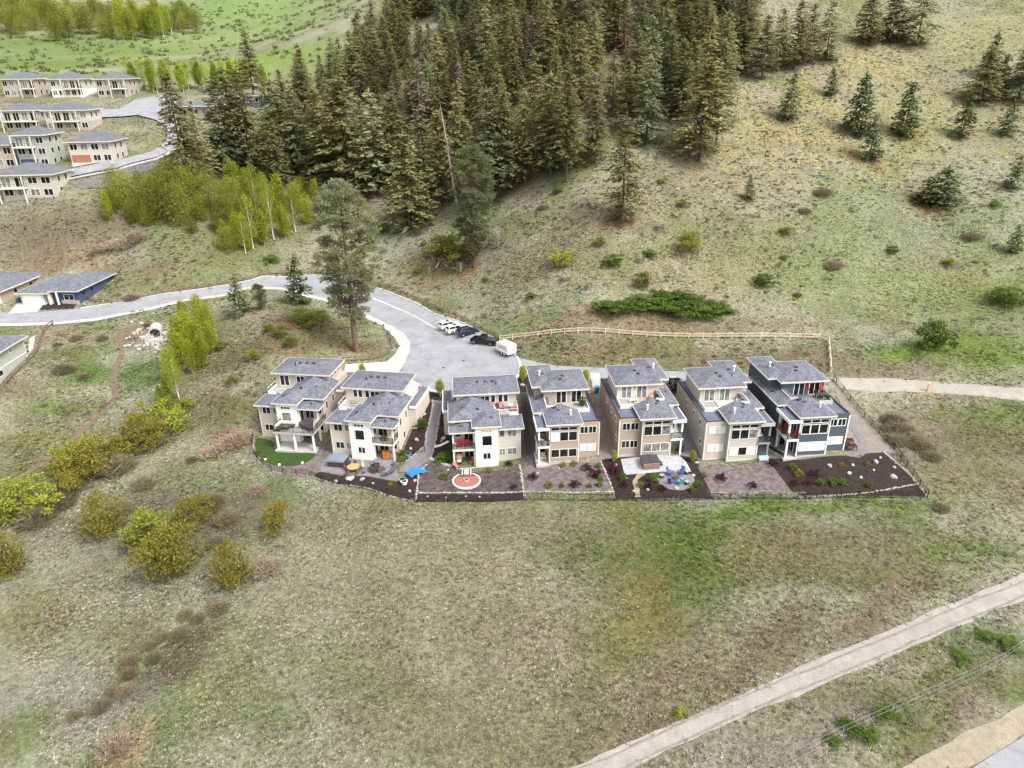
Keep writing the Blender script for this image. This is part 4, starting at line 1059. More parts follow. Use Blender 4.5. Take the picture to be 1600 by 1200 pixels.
# firs along the upper edge
for px, py, hp, k in ((1155,120,80,'fir3'),(1190,125,85,'fir1'),(1240,108,90,'fir4'),(1262,100,80,'fir0'),(1290,95,80,'fir2'),(1215,112,85,'fir5')):
    front('fir_tree', k, px, py, hp, 'fir in the row along the upper right edge of the forest', group='firs along the upper forest edge')
for px, py, hp, k in ((1352,70,72,'firfull'),(1392,66,70,'firfull'),(1432,72,100,'fir2')):
    ptree('fir_tree', k, px, py, hp, 'fir in the group of three standing above the meadow', group='three firs above the meadow')
HL = [(1232,188,66,'young0','small dark green fir alone on the meadow slope'),(1338,210,84,'young1','young fir behind another on the orange needle patch'),(1358,250,66,'young2','young fir in front of its twin on the orange needle patch'),
      (1412,212,78,'young1','upright young fir on the meadow beside the fir pair'),(1502,215,62,'young2','squat fir on the meadow below the right-hand grove'),(1572,212,52,'young0','small conical dark fir near the right-hand grove'),
      (1582,395,44,'young1','dark young fir at the bare orange patch on the lower meadow'),(1582,295,50,'young2','young fir on the meadow above the orange patch'),(1170,312,36,'young0','tiny slender fir on the meadow below the forest corner'),(1297,150,40,'young1','pale young fir on the meadow between two larger ones')]
for px, py, hp, k, lab in HL: ptree('fir_tree', k, px, py, hp, lab)
for px, py, hp, k in ((1532,160,75,'firfull'),(1560,150,60,'young1'),(1590,160,80,'fir2'),(1545,120,60,'young2'),(1600,135,70,'firfull')):
    ptree('fir_tree', k, px, py, hp, 'dark fir in the grove on the right-hand hillside', group='grove on the right-hand hillside')
ptree('pine_tree', 'young1', 468, 474, 74, 'small grey-green pine standing beside the road bend')
ptree('pine_tree', 'young2', 376, 492, 62, 'small pine on the knoll behind the bright birches')
ptree('pine_tree', 'smallpine', 408, 484, 40, 'smallest pine on the knoll next to another small pine')
for px, py, hp, k, lab in ((1470,322,58,'young1','wide sprawling young fir on the orange patch of the meadow'),(1445,318,40,'young0','low fir spreading beside the wide young fir on the meadow')):
    o = ptree('fir_tree', k, px, py, hp, lab); o.scale[0] *= 1.8; o.scale[1] *= 1.8

# deciduous trees
BL = 'bright yellow-green birch in the row along the gully'
for px, py, hp, k in ((314,512,48,'leafy0'),(328,528,50,'leafy0'),(296,545,56,'leafy2'),(280,572,56,'leafy2'),(268,596,50,'leafy0'),(308,552,52,'leafy2'),(333,552,46,'leafy0'),(302,582,46,'leafy0'),(318,574,46,'leafy0'),(264,622,40,'leafy0'),(292,520,46,'leafy0'),(282,548,50,'leafy0')):
    ptree('birch_tree', k, px, py, hp, BL, group='bright birches along the gully')
ptree('birch_tree', 'birch', 281, 628, 92, 'white-trunked half-bare birch at the lower end of the birch row')
ptree('birch_tree', 'leafy1', 252, 628, 26, 'tiny bright birch sapling next to the white-trunked birch')
for px, py, hp, k in ((186,312,46,'leafy4'),(172,345,40,'leafy0'),(200,322,46,'leafy4'),(330,332,56,'leafy4'),(316,345,34,'leafy2'),(222,312,38,'leafy4'),(178,330,34,'leafy4'),(352,318,30,'leafy2'),(366,300,44,'leafy2'),(424,215,40,'leafy4'),(440,235,30,'leafy2')):
    ptree('leafy_tree', k, px, py, hp, 'bright green leafy tree in the thicket below the far road', group='leafy trees of the thicket below the far road')
for px, py, hp, k in ((240,340,60,'leafy3'),(262,347,72,'leafy3'),(284,350,56,'leafy4'),(300,330,62,'leafy3'),(350,348,40,'leafy4'),(368,335,52,'leafy3'),(338,362,28,'leafy4'),(250,318,44,'leafy3'),(276,322,66,'leafy3'),(210,345,30,'leafy4'),(232,352,26,'leafy4'),(395,345,36,'leafy4'),(300,365,22,'leafy4')):
    ptree('leafy_tree', k, px, py, hp, 'muted olive-green tree in the thicket below the far road', group='olive trees of the thicket below the far road')
for px, py, hp, k in ((384,396,62,'birch'),(396,388,84,'birch'),(414,384,50,'leafy1'),(428,374,92,'birch'),(446,372,44,'leafy0'),(462,362,70,'birch'),(482,350,40,'leafy2'),(404,352,90,'birch'),(440,345,64,'leafy1'),(372,376,40,'leafy2'),(468,332,44,'leafy2'),(495,330,44,'leafy1'),(392,330,56,'leafy0'),(420,345,40,'leafy2')):
    ptree('aspen_tree', k, px, py, hp, 'slender yellow-green aspen at the left foot of the forest', group='aspens at the foot of the forest')
for i in range(46):
    px, py = random.choice([(random.uniform(175, 330), random.uniform(318, 352)), (random.uniform(340, 480), random.uniform(300, 372)), (random.uniform(345, 400), random.uniform(360, 395))])
    k = random.choice(['leafy4', 'leafy2', 'leafy3', 'leafy4'])
    ptree('leafy_bush', k, px, py, random.uniform(16, 34), 'bushy green undergrowth of the thicket below the far road and forest', 'bush', 'undergrowth bushes of the thicket')
for i in range(26):
    px = 205 + i * 8.2 + random.uniform(-3, 3); k = ('birch', 'leafy1', 'birch')[i % 3]
    ptree('aspen_tree', k, px, 146 - i * .2 + random.uniform(-6, 2), random.uniform(34, 48), 'pale aspen in the row behind the far houses', group='aspen row behind the far houses')
for i in range(14):
    ptree('aspen_tree', 'birch' if i % 2 else 'leafy0', 196 + i * 5.4 + random.uniform(-3, 3), 62 - i * .5 + random.uniform(-4, 3), random.uniform(34, 52), 'yellow-green poplar in the clump on the far green field', group='poplar clump on the far green field')
for i in range(9):
    ptree('leafy_tree', 'leafy3', 262 + i * 6 + random.uniform(-4, 4), 48 + random.uniform(-10, 6), random.uniform(22, 34), 'dark rounded tree beside the poplar clump on the far field', group='dark trees beside the poplars')
for i in range(30):
    ptree('leafy_tree', ('leafy3', 'leafy4', 'leafy3')[i % 3], -5 + i * 6.6 + random.uniform(-4, 4), 52 + random.uniform(-26, 14), random.uniform(26, 42), 'rounded tree in the belt across the far field', group='tree belt across the far field')

# shrubs
SH = {}
def shrub_kind(n, mt, rx, h, cnt, size, twig=0):
    cnt = int(cnt * 2.4); size *= .62
    c, l = broad(300 + len(SH), rx, h / 2, 0.05, cnt, size, mt, 22); SH[n] = (c, h, twiggy(400 + len(SH), rx, h, 160, L_twig) if twig else None)
shrub_kind('olive', L_olive, 2.1, 3.0, 1900, .26, 1); shrub_kind('olive2', L_olive, 1.7, 2.8, 1700, .24, 1); shrub_kind('mid', L_mid, 1.8, 2.2, 1500, .25, 1)
shrub_kind('green', L_green, 1.0, 1.1, 700, .18); shrub_kind('bright', L_bright, 1.0, 1.4, 700, .2, 1); shrub_kind('purple', L_purple, .7, .8, 420, .16); shrub_kind('yellow', L_olive, .6, .7, 350, .15); shrub_kind('blossom', L_snow, 1.0, 1.8, 420, .16, 1)
for i in range(2): SH['twig%d' % i] = (twiggy(420 + i, 1.8, 2.4, 1900, L_twig, .028), 2.4, None)
SH['dry'] = (twiggy(430, 1.0, 1.1, 700, L_pink, .025), 1.1, None)
def shrub(k, px, py, hp, label, group=None, name='shrub', wide=1.0, cat='shrub'):
    p, h = hpx(px, py, hp); c, hh, tw = SH[k]; s = h / hh
    o = empty(name, p, random.uniform(0, 6.28)); o.scale = (s * wide, s * wide, s)
    link('foliage' if not k.startswith(('twig', 'dry')) else 'twigs', c, o)
    if tw: link('stems', tw, o)
    return tag(o, label, cat, group)
shrub('olive', 272, 895, 78, 'largest olive-yellow bush standing in the lower gully', wide=1.05)
shrub('mid', 238, 850, 52, 'fresh green bush against the largest olive bush'); shrub('olive2', 300, 825, 44, 'brownish olive bush just above the largest olive bush')
shrub('olive2', 366, 908, 58, 'olive bush on the field below the gully beside pale grass'); shrub('olive', 437, 832, 46, 'round golden bush alone on the slope below the curved lawn')
shrub('olive2', 166, 832, 58, 'golden bush mixed with bare twigs up the gully'); shrub('olive', 142, 745, 62, 'wide olive bush at the bend of the gully', wide=1.2)
shrub('bright', 118, 730, 42, 'yellow-green bush at the left of the wide olive bush', wide=1.2); shrub('bright', 243, 662, 34, 'bright lime bush below the birch row', wide=1.3); shrub('bright', 279, 672, 38, 'narrow lime sapling bush below the white-trunked birch')
shrub('olive2', 224, 697, 46, 'rusty olive bush in the gully below the lime bush', wide=1.2); shrub('olive2', 246, 696, 40, 'orange-tinted bush touching the rusty olive bush', wide=1.1)
for px, py, hp, k in ((204,708,34,'bright'),(184,722,36,'olive2'),(108,772,40,'olive'),(72,800,36,'bright'),(258,640,22,'bright'),(292,640,20,'bright'),(320,806,30,'olive2')):
    shrub(k, px, py, hp, 'yellow-green bush in the line down the gully', 'yellow-green bushes down the gully', wide=1.2)
shrub('olive2', 8, 895, 60, 'golden bush cut by the left edge of the gully'); shrub('mid', 40, 800, 50, 'green bush among bare shrubs at the lower gully', wide=1.3)
TW = 'bare grey-brown thicket shrub in the gully'
for i, (px, py, hp, wd) in enumerate(((185,735,48,1.2),(205,720,36,1.2),(60,815,44,1.3),(20,830,44,1.2),(95,790,40,1.3),(150,800,34,1.4),(190,800,34,1.3),(215,820,30,1.4),(330,790,34,1.3),(310,770,28,1.3),(355,815,30,1.3),(380,800,24,1.4),(340,850,26,1.3),(255,765,26,1.3),(225,760,28,1.3),(130,815,30,1.3),(300,720,12,1.6),(180,860,16,1.4))[::2]):
    shrub('twig%d' % (i % 2), px, py, hp * .62, TW, 'bare thicket shrubs of the gully', wide=wd)
for i in range(15):
    t = i / 14; px = 330 - t * 200 + random.uniform(-14, 14); py = 950 + t * 170 + random.uniform(-14, 14)
    shrub('twig%d' % (i % 2), px, py, random.uniform(8, 14), 'low dark bare bramble in the strip across the near field', 'brambles across the near field', wide=1.5)
for px, py, hp in ((360,695,18),(345,705,16),(375,690,18),(330,710,14),(188,386,14),(205,378,14),(170,388,12),(150,392,12),(215,372,12)):
    shrub('dry', px, py, hp, 'clump of dry pinkish reeds', 'dry reed clumps', 'reed_clump', 1.5, 'reeds')
for px, py, hp in ((418,893,26),(180,1175,30),(400,770,16)):
    shrub('dry', px, py, hp, 'pale dry pampas tuft alone on the near field', 'pale tufts on the near field', 'grass_tuft', 1.0, 'grass')
for px, py, hp in [(1060,490,15),(1020,482,15),(1095,492,16),(1120,494,13),(1040,474,13),(1080,472,12),(960,487,15),(945,485,12),(1000,470,10),(1045,488,14),(1075,484,14),(1110,482,12),(1130,486,10),(1005,482,10),(1060,464,10),(1030,466,10),(975,482,12)]:
    shrub('green', px, py, hp, 'low green juniper mat on the slope above the rail fence', 'juniper mats above the rail fence', 'juniper', 2.7)
shrub('bright', 876, 414, 22, 'vivid lime shrub on the slope below the forest', wide=1.4); shrub('green', 958, 414, 16, 'small green shrub on the slope right of the lime shrub', wide=1.4)
shrub('bright', 830, 250, 30, 'lime green shrub glowing inside the forest edge', wide=1.2); shrub('mid', 700, 408, 34, 'fresh green bush against the forest-foot pine', wide=1.6); shrub('mid', 722, 414, 26, 'low green bush right at the forest-foot pine trunk', wide=1.6)
shrub('mid', 1076, 400, 32, 'rounded olive juniper alone on the slope above the mat', wide=.9); shrub('green', 1458, 548, 40, 'dark juniper bush on the bright green patch above the trail', wide=1.0); shrub('mid', 1003, 448, 20, 'brownish round shrub above the juniper mat', wide=1.0)
shrub('green', 1575, 472, 22, 'dark green shrub at the right end of the meadow', wide=2.0); shrub('green', 1195, 445, 16, 'small dark shrub right of the juniper mat', wide=1.6)
MS = [(x, y) for x, y in ((1030,290),(1040,235),(870,300),(905,320),(850,330),(760,360),(660,380),(640,370),(600,360),(1100,330),(1290,300),(1375,335),(1230,365),(1355,365),(1395,395),(1550,430),(1300,420),(1120,420),(940,380),(900,380),(1010,400),(880,350),(680,395),(820,370),(1490,420),(1420,290),(1550,320),(1280,260),(1255,330),(1180,330),(1070,320),(990,380),(830,470),(1150,445),(1245,465),(1350,430),(655,430),(610,420),(560,400),(530,390),(500,400),(730,450),(760,440),(460,410),(430,410),(350,420),(1515,370),(1330,390),(1220,405))]
for i, (px, py) in enumerate(MS[::2]):
    k = ('mid', 'green', 'twig0', 'olive2', 'green', 'twig1')[i % 6]
    lab = {'m': 'low green shrub scattered on the hillside', 'g': 'dark low shrub scattered on the hillside', 't': 'bare low shrub scattered on the hillside', 'o': 'olive low shrub scattered on the hillside'}[k[0]]
    shrub(k, px + random.uniform(-6, 6), py + random.uniform(-4, 4), random.uniform(6, 12), lab, lab + 's', wide=1.6)
for px, py, hp in ((775,385,26),(650,330,14),(720,425,14),(880,440,10),(1030,360,14),(600,395,12),(1000,410,12)):
    shrub('blossom', px, py, hp, 'white-blossoming shrub on the slope below the forest', 'white-blossoming shrubs')
for px, py, hp in ((468,500,16),(488,512,20),(440,525,14),(455,540,12),(500,500,14),(420,520,10),(346,545,10),(362,600,10),(395,560,12)):
    shrub('mid', px, py, hp, 'low green shrub on the rust-brown knoll', 'shrubs on the knoll', wide=1.5)
for px, py, hp in ((205,468,10),(120,530,9),(160,530,8),(230,510,7),(100,580,14),(130,590,7),(90,540,6)):
    shrub('twig0', px, py, hp, 'brown tussock on the bank below the left road', 'tussocks below the left road', wide=1.5)
shrub('bright', 1062, 1118, 16, 'lone yellow-flowering weed at the gravel trail edge', wide=.9)
for px, py, hp, wd in ((1325,1140,9,2.0),(1355,1150,10,1.8),(1385,1120,9,2.0),(1300,1160,8,1.8),(1580,1010,10,2),(1500,1030,8,2),(1540,995,8,2)):
    shrub('green', px, py, hp, 'low green bush along the wire fence by the trail', 'bushes along the wire fence', wide=wd * 1.5)
for px, py, hp in ((1405,675,18),(1425,690,16),(1440,700,14),(1395,660,14),(1455,715,12),(1470,795,10),(1400,690,14)):
    shrub('twig0', px, py, hp, 'bare pinkish shrub on the bank outside the end fence', 'bare shrubs outside the end fence', wide=1.7)

# wild grass tussocks
def tufts(name, n, x0, x1, y0, y1, size, blades, lift, keep=None):
    x = rng.uniform(x0, x1, n); y = rng.uniform(y0, y1, n)
    ok = np.abs(x) < y * .78 + 8
    ok &= fbm(x, y, 1.6, 60, 2) > .3
    J = rng.normal(size=(n, 2)) * .28
    for p in BUILT: 
        q = np.array([tuple(v) for v in p]); k = (x > q[:, 0].min()) & (x < q[:, 0].max()) & (y > q[:, 1].min()) & (y < q[:, 1].max()) & ok
        if k.any(): ii = np.nonzero(k)[0]; ok[ii[pip(x[ii], y[ii], [tuple(v) for v in p])]] = False
    x, y = x[ok] + J[ok, 0], y[ok] + J[ok, 1]; n = len(x); z = T(x, y); c = cover(x, y)
    s = size * rng.uniform(.5, 1.4, n) * (.6 + .8 * fbm(x, y, 8, 70, 2))
    straw = np.array(G_(214, 204, 180)); t = (rng.random(n) ** 1.1 * .9)[:, None]
    sat = (c[:, 1] / (c[:, 0] + 1e-6))[:, None]
    t = t * np.clip(1.9 - sat * 1.25, .1, 1)
    c = c * (1 - t) + straw * t * (.5 + c.mean(1, keepdims=True) / .16 * .5); c = c * rng.uniform(.8, 2.3, n)[:, None]
    a = rng.uniform(0, 6.283, (n, blades)); sp = rng.uniform(.3, 1.0, (n, blades))
    bx, by = np.cos(a), np.sin(a); S = s[:, None]
    ctr = np.stack([x, y, z], -1)[:, None, :]
    wv = np.stack([-by, bx, np.zeros_like(bx)], -1) * (S * rng.uniform(.18, .34, (n, blades)))[..., None]
    base = ctr + np.stack([bx * S * .12, by * S * .12, np.full_like(bx, -.04)], -1)
    tip = ctr + np.stack([bx * S * sp, by * S * sp, S * lift * rng.uniform(.6, 1.2, (n, blades))], -1)
    V = np.stack([base - wv, base + wv, tip], 2).reshape(-1, 3)
    F = np.arange(len(V)).reshape(-1, 3)
    C = np.repeat(c, blades * 3, 0).reshape(n, blades, 3, 3)
    return link(name, np_mesh(name, V, F, M_tuft, colors=C.reshape(-1, 3)))
def tuft_mat():
    m = bpy.data.materials.new('grass_tuft'); m.use_nodes = True; t = m.node_tree; N = t.nodes.new
    a = N('ShaderNodeAttribute'); a.attribute_name = 'cover'
    d, r, x = N('ShaderNodeBsdfDiffuse'), N('ShaderNodeBsdfTranslucent'), N('ShaderNodeMixShader'); x.inputs[0].default_value = .5
    for q in (d, r): t.links.new(a.outputs['Color'], q.inputs[0])
    t.links.new(d.outputs[0], x.inputs[1]); t.links.new(r.outputs[0], x.inputs[2]); t.links.new(x.outputs[0], t.nodes['Material Output'].inputs[0])
    return m
M_tuft = tuft_mat()
tag(tufts('wild_grass', 90000, -80, 80, 40, 96, .30, 7, .42), 'dry bunchgrass covering the near field', 'grass', kind='stuff')
tag(tufts('wild_grass', 80000, -125, 125, 96, 165, .42, 5, .36), 'dry and green bunchgrass around the road and lower slopes', 'grass', kind='stuff')
tag(tufts('wild_grass', 55000, -190, 210, 165, 290, .7, 5, .34), 'bunchgrass of the upper meadow and banks', 'grass', kind='stuff')

# ------------------------------------------------------------------ fences
UNIT = {}
def ubox(sx, sy, sz, mt, key):
    if key not in UNIT: UNIT[key] = MB().box(-sx / 2, sx / 2, -sy / 2, sy / 2, -.25, sz).mesh('post', mt)
    return UNIT[key]
def fence(name, label, path, step, h, rails, mt, post=.18, rail=(.09, .19), cat='fence', group=None, pickets=False, key='wood'):
    P = resample(path, step)
    if (Vector(path[-1]).to_2d() - P[-1]).length > step * .3: P.append(Vector(path[-1]).to_2d())
    Z = [tz(p.x, p.y) for p in P]; o0 = Vector((P[0].x, P[0].y, Z[0]))
    root = tag(empty(name, o0), label, cat, group)
    pm = ubox(post, post, h, mt, key + 'post%.2f' % h)
    W = [Vector((p.x, p.y, z)) - o0 for p, z in zip(P, Z)]
    for q in W: link('post', pm, root, q)
    for a, b in zip(W[:-1], W[1:]):
        for r in rails:
            MB().bar(a + Vector((0, 0, r)), b + Vector((0, 0, r)), *rail).build('rail', mt, root)
    if pickets:
        m_ = MB()
        for a, b in zip(W[:-1], W[1:]):
            n = max(1, int((b - a).length / .14))
            for i in range(1, n):
                c = a.lerp(b, i / n); m_.box(c.x - .009, c.x + .009, c.y - .009, c.y + .009, c.z + .1, c.z + h - .08)
        if m_.v: m_.build('pickets', mt, root)['kind'] = 'stuff'
    return root
fence('rail_fence', 'long brown two-rail fence along the far side of the road and cul-de-sac', smooth_path(at2([(136,468),(170,475),(250,460),(325,449.5),(362,443),(392,437),(413,429),(450,428),(488,427),(524,431),(596,448),(650,470),(690,487),(719,499),(750,516),(779,531)]), 2), 2.6, 1.1, (.45, .9), M_wood)
fence('rail_fence', 'pale two-rail fence across the slope above the slate house, ending at a corner', at2([(781,532),(847,525),(967,523),(1042,528),(1294,531),(1298,583)]), 2.6, 1.1, (.45, .95), mat('pale_fence_wood', (.52, .42, .31), .85, .15, 1.2), key='pale')
fence('rail_fence', 'short rail fence round the knoll below the lone ponderosa', smooth_path(at2([(536,566),(580,563),(603,557),(612,547),(613,536),(606,524)]), 1.5), 2.4, 1.1, (.45, .95), M_wood)
fence('rail_fence', 'brown rail fence running back beside the navy bungalow', at2([(136,467),(147,454),(162,437)]), 2.4, 1.1, (.45, .95), M_wood)
fence('rail_fence', 'brown rail fence along the bank beside the sage house', at2([(-20,628),(0,612),(22,588),(45,566),(60,551),(70,518),(86,506)]), 2.4, 1.1, (.45, .95), M_wood)
for lab, pts in (('black metal fence curving round the green lawn', [(396,684),(394,700),(397,714),(410,728),(426,738),(446,742),(486,745)]),
                 ('black metal fence below the patio of the cream house', [(488,746),(505,753),(530,759),(560,762),(585,768),(610,777),(648,785)]),
                 ('black metal fence below the red brick circle yard', [(650,785),(735,784),(820,782)]),
                 ('black metal fence below the bark yard of the first tan house', [(822,782),(890,783),(960,783)]),
                 ('black metal fence below the flagstone patio yard', [(962,783),(1040,783),(1113,781)]),
                 ('black metal fence below the bark yard of the greige house', [(1115,781),(1185,780),(1258,780)]),
                 ('black metal fence below the mulch yard of the slate house', [(1260,780),(1350,779),(1448,778)]),
                 ('black metal fence climbing the side of the slate house', [(1449,777),(1434,757),(1402,710),(1378,683),(1345,648),(1318,614),(1302,594)]),
                 ('black metal gate fence across the grey garden path', [(648,709),(664,706)])):
    fence('metal_fence', lab, at2(pts), 2.2, 1.15, (.12, 1.08), M_dkmet, .08, (.03, .04), pickets=True, key='blk', group='black metal yard fences')
fence('wire_fence', 'thin wire mesh fence with pale top rail beside the gravel trail', at2([(1680,975),(1600,1013),(1556,1043),(1480,1078),(1400,1113),(1300,1158),(1225,1198)]), 3.0, 1.5, (.1, .8, 1.5), mat('galvanised', (.30, .31, .31), .5, .08), .05, (.014, .016), key='galv')

# ------------------------------------------------------------------ vehicles
def shell(b, L):
    n = len(L)
    b.add([(x, w_, z) for x, z, w_ in L] + [(x, -w_, z) for x, z, w_ in L], [tuple(range(n)), tuple(range(n, 2 * n))[::-1]] + [(i, n + i, n + (i + 1) % n, (i + 1) % n) for i in range(n)])
def paint(n, c, r=.25): return mat('paint_' + n, c, r, 0, spec=.5)
M_tyre = mat('tyre', (.015, .015, .015), .9, 0); M_rim = mat('rim', (.3, .3, .31), .35, 0, metal=.7); M_tail = mat('tail_lamp', (.35, .01, .01), .3, 0); M_head = mat('head_lamp', (.7, .72, .75), .2, 0)
def wheels(root, xs, w_, r=.36):
    for x in xs:
        for s in (1, -1):
            o = MB().cyl((x, s * (w_ - .22), r), (x, s * w_, r), r, r, 14).build('wheel', M_tyre, root)
            MB().cyl((x, s * (w_ - .1), r), (x, s * (w_ + .015), r), r * .62, r * .6, 10).build('rim', M_rim, o)
def car(px, py, rz, label, pm, kind_='suv', zoff=.05, s=1.0):
    p = at(px, py); root = tag(empty('parked_car' if kind_ != 'pickup' else 'pickup_truck', (p.x, p.y, p.z + zoff), rz), label, 'car' if kind_ != 'pickup' else 'pickup')
    root.scale = (s, s, s)
    def part_(n, mt, f):
        b = MB(); f(b); return b.build(n, mt, root)
    if kind_ == 'suv':
        part_('body', pm, lambda b: shell(b, [(-2.25, .42, .84), (-2.34, .62, .92), (-2.30, 1.02, .93), (-2.05, 1.12, .91), (.95, 1.10, .92), (1.95, .98, .88), (2.3, .80, .84), (2.36, .5, .84), (2.2, .32, .80), (-2.1, .30, .80)]))
        part_('glasshouse', M_glass, lambda b: shell(b, [(-2.18, 1.05, .86), (-1.86, 1.58, .72), (.15, 1.62, .72), (1.0, 1.06, .85)]))
        part_('roof_panel', pm, lambda b: shell(b, [(-1.98, 1.56, .69), (-1.9, 1.68, .66), (-.6, 1.72, .68), (.12, 1.68, .66), (.3, 1.58, .68)]))
        for y in (-1, 1):
            for x0, x1 in (((-2.2, 1.05), (-1.9, 1.6)), ((-.75, 1.08), (-.72, 1.62)), ((.98, 1.07), (.2, 1.62))):
                part_('pillar', pm, lambda b: b.bar((x0[0], y * .875, x0[1]), (x1[0], y * .715, x1[1]), .05, .12))
            part_('roof_rail', M_grmet, lambda b: b.bar((-1.6, y * .62, 1.76), (-.1, y * .62, 1.76), .04, .05))
        part_('rear_window_spoiler', pm, lambda b: b.box(-2.12, -1.85, -.6, .6, 1.6, 1.66))
        part_('sunroof', M_glass, lambda b: b.box(-.9, -.1, -.42, .42, 1.705, 1.735))
        wx, ww = (-1.4, 1.42), .93
    elif kind_ == 'pickup':
        part_('body', pm, lambda b: shell(b, [(-.55, .45, .9), (-.55, 1.15, .95), (1.35, 1.15, .95), (2.45, 1.08, .92), (2.78, .9, .88), (2.82, .5, .88), (2.6, .36, .84), (-.5, .36, .84)]))
        part_('glasshouse', M_glass, lambda b: shell(b, [(-.52, 1.12, .88), (-.35, 1.72, .72), (.65, 1.75, .72), (1.5, 1.14, .86)]))
        part_('roof_panel', pm, lambda b: shell(b, [(-.45, 1.7, .70), (-.3, 1.82, .68), (.55, 1.84, .68), (.78, 1.72, .70)]))
        part_('cargo_bed', pm, lambda b: (b.box(-2.85, -.56, -.95, .95, .42, .75), b.box(-2.85, -.56, .85, .95, .75, 1.18), b.box(-2.85, -.56, -.95, -.85, .75, 1.18)))
        part_('tailgate', pm, lambda b: b.box(-2.9, -2.82, -.9, .9, .5, 1.18)); part_('tonneau_cover', M_char, lambda b: b.box(-2.8, -.58, -.84, .84, 1.1, 1.15))
        part_('bumper', M_grmet, lambda b: b.box(-3.05, -2.9, -.9, .9, .42, .62))
        for y in (-1, 1): part_('pillar', pm, lambda b: b.bar((.3, y * .87, 1.12), (.28, y * .725, 1.76), .05, .12))
        wx, ww = (-1.75, 1.85), .97
    x0 = -2.33 if kind_ == 'suv' else -2.91; x1 = 2.30 if kind_ == 'suv' else 2.76
    for y in (-1, 1):
        part_('tail_lamp', M_tail, lambda b: b.box(x0 - .03, x0 + .08, y * .78 - .12, y * .78 + .12, .82, 1.06))
        part_('head_lamp', M_head, lambda b: b.box(x1 - .1, x1 + .03, y * .62 - .18, y * .62 + .18, .68, .82))
        part_('door_mirror', pm, lambda b: b.box(.75, .95, y * 1.0 - .1, y * 1.0 + .1, 1.08, 1.24))
    wheels(root, wx, ww, .37 if kind_ == 'suv' else .41)
    return root
W_ = paint('white', (.82, .82, .8)); car(703, 513, R(30), 'white SUV at the left end of the row along the rail fence', W_)
car(714, 519, R(30), 'white SUV parked between another white SUV and the dark blue one', W_)
car(731, 523, R(28), 'dark blue SUV parked between white SUV and black pickup', paint('navy', (.01, .02, .045), .15))
car(757, 537, R(155), 'black pickup truck parked by the fence next to the white box trailer', paint('black', (.006, .006, .008), .15), 'pickup')
car(523, 437, R(160), 'silver car half hidden behind the lone ponderosa on the road', paint('silver', (.5, .5, .52)))
car(1055, 606, R(86), 'black car parked tightly between the tan and greige houses', paint('black2', (.008, .008, .009), .2))
car(140, 249, R(75), 'small red car on a white driveway in the far neighbourhood', paint('red', (.3, .01, .015)), s=.95)
p = at(791, 553); tr = tag(empty('cargo_trailer', (p.x, p.y, p.z + .06), R(127)), 'white box cargo trailer with orange lettering behind the black pickup', 'trailer')
def tp(n, mt, f, par=None):
    b = MB(); f(b); return b.build(n, mt, par or tr)
bx_ = tp('box_body', W_, lambda b: shell(b, [(-1.9, .55, 1.0), (-1.9, 2.15, 1.0), (-1.75, 2.3, .94), (1.5, 2.3, .94), (1.95, 2.05, .9), (2.0, .55, .9)]))
tp('skirt', M_grmet, lambda b: b.box(-1.88, 1.9, -.95, .95, .4, .55)); tp('drawbar', M_dkmet, lambda b: (b.bar((1.9, .5, .5), (3.0, 0, .5), .08, .1), b.bar((1.9, -.5, .5), (3.0, 0, .5), .08, .1)))
for x in (-.75, .05):
    for s in (1, -1):
        o = tp('wheel', M_tyre, lambda b: b.cyl((x, s * .84, .33), (x, s * 1.06, .33), .33, .33, 12)); tp('rim', W_, lambda b: b.cyl((x, s * 1.0, .33), (x, s * 1.075, .33), .2, .2, 10), o)
tp('fender', W_, lambda b: b.box(-1.15, .45, 1.0, 1.1, .68, .74)); tp('fender', W_, lambda b: b.box(-1.15, .45, -1.1, -1.0, .68, .74))
tp('rear_door', M_white, lambda b: b.box(-1.93, -1.89, -.85, .85, .65, 2.05)); tp('door_latch', M_dkmet, lambda b: b.box(-1.97, -1.92, .05, .1, .8, 1.9))
M_ulet = mat('orange_red_letters', (.75, .10, .03), .5, 0)
tp('stripe', M_ulet, lambda b: b.box(-1.8, 1.7, 1.003, 1.008, 1.2, 1.27))
for sgn in (1, -1):
    cu = bpy.data.curves.new('lettering', 'FONT'); cu.body = 'U-HAUL'; cu.size = .72; cu.extrude = .004; cu.align_x = 'CENTER'
    cu.materials.append(M_ulet); lo = bpy.data.objects.new('lettering', cu); col.objects.link(lo); lo.parent = tr
    lm = bpy.data.meshes.new_from_object(lo); bpy.data.objects.remove(lo); lo = link('lettering', lm, tr)
    lo.location = (0, sgn * 1.008, 1.38); lo.rotation_euler = (math.pi / 2, 0, math.pi if sgn > 0 else 0)
for y in (-.8, .8): tp('tail_lamp', M_tail, lambda b: b.box(-1.95, -1.9, y - .06, y + .06, .6, .8))

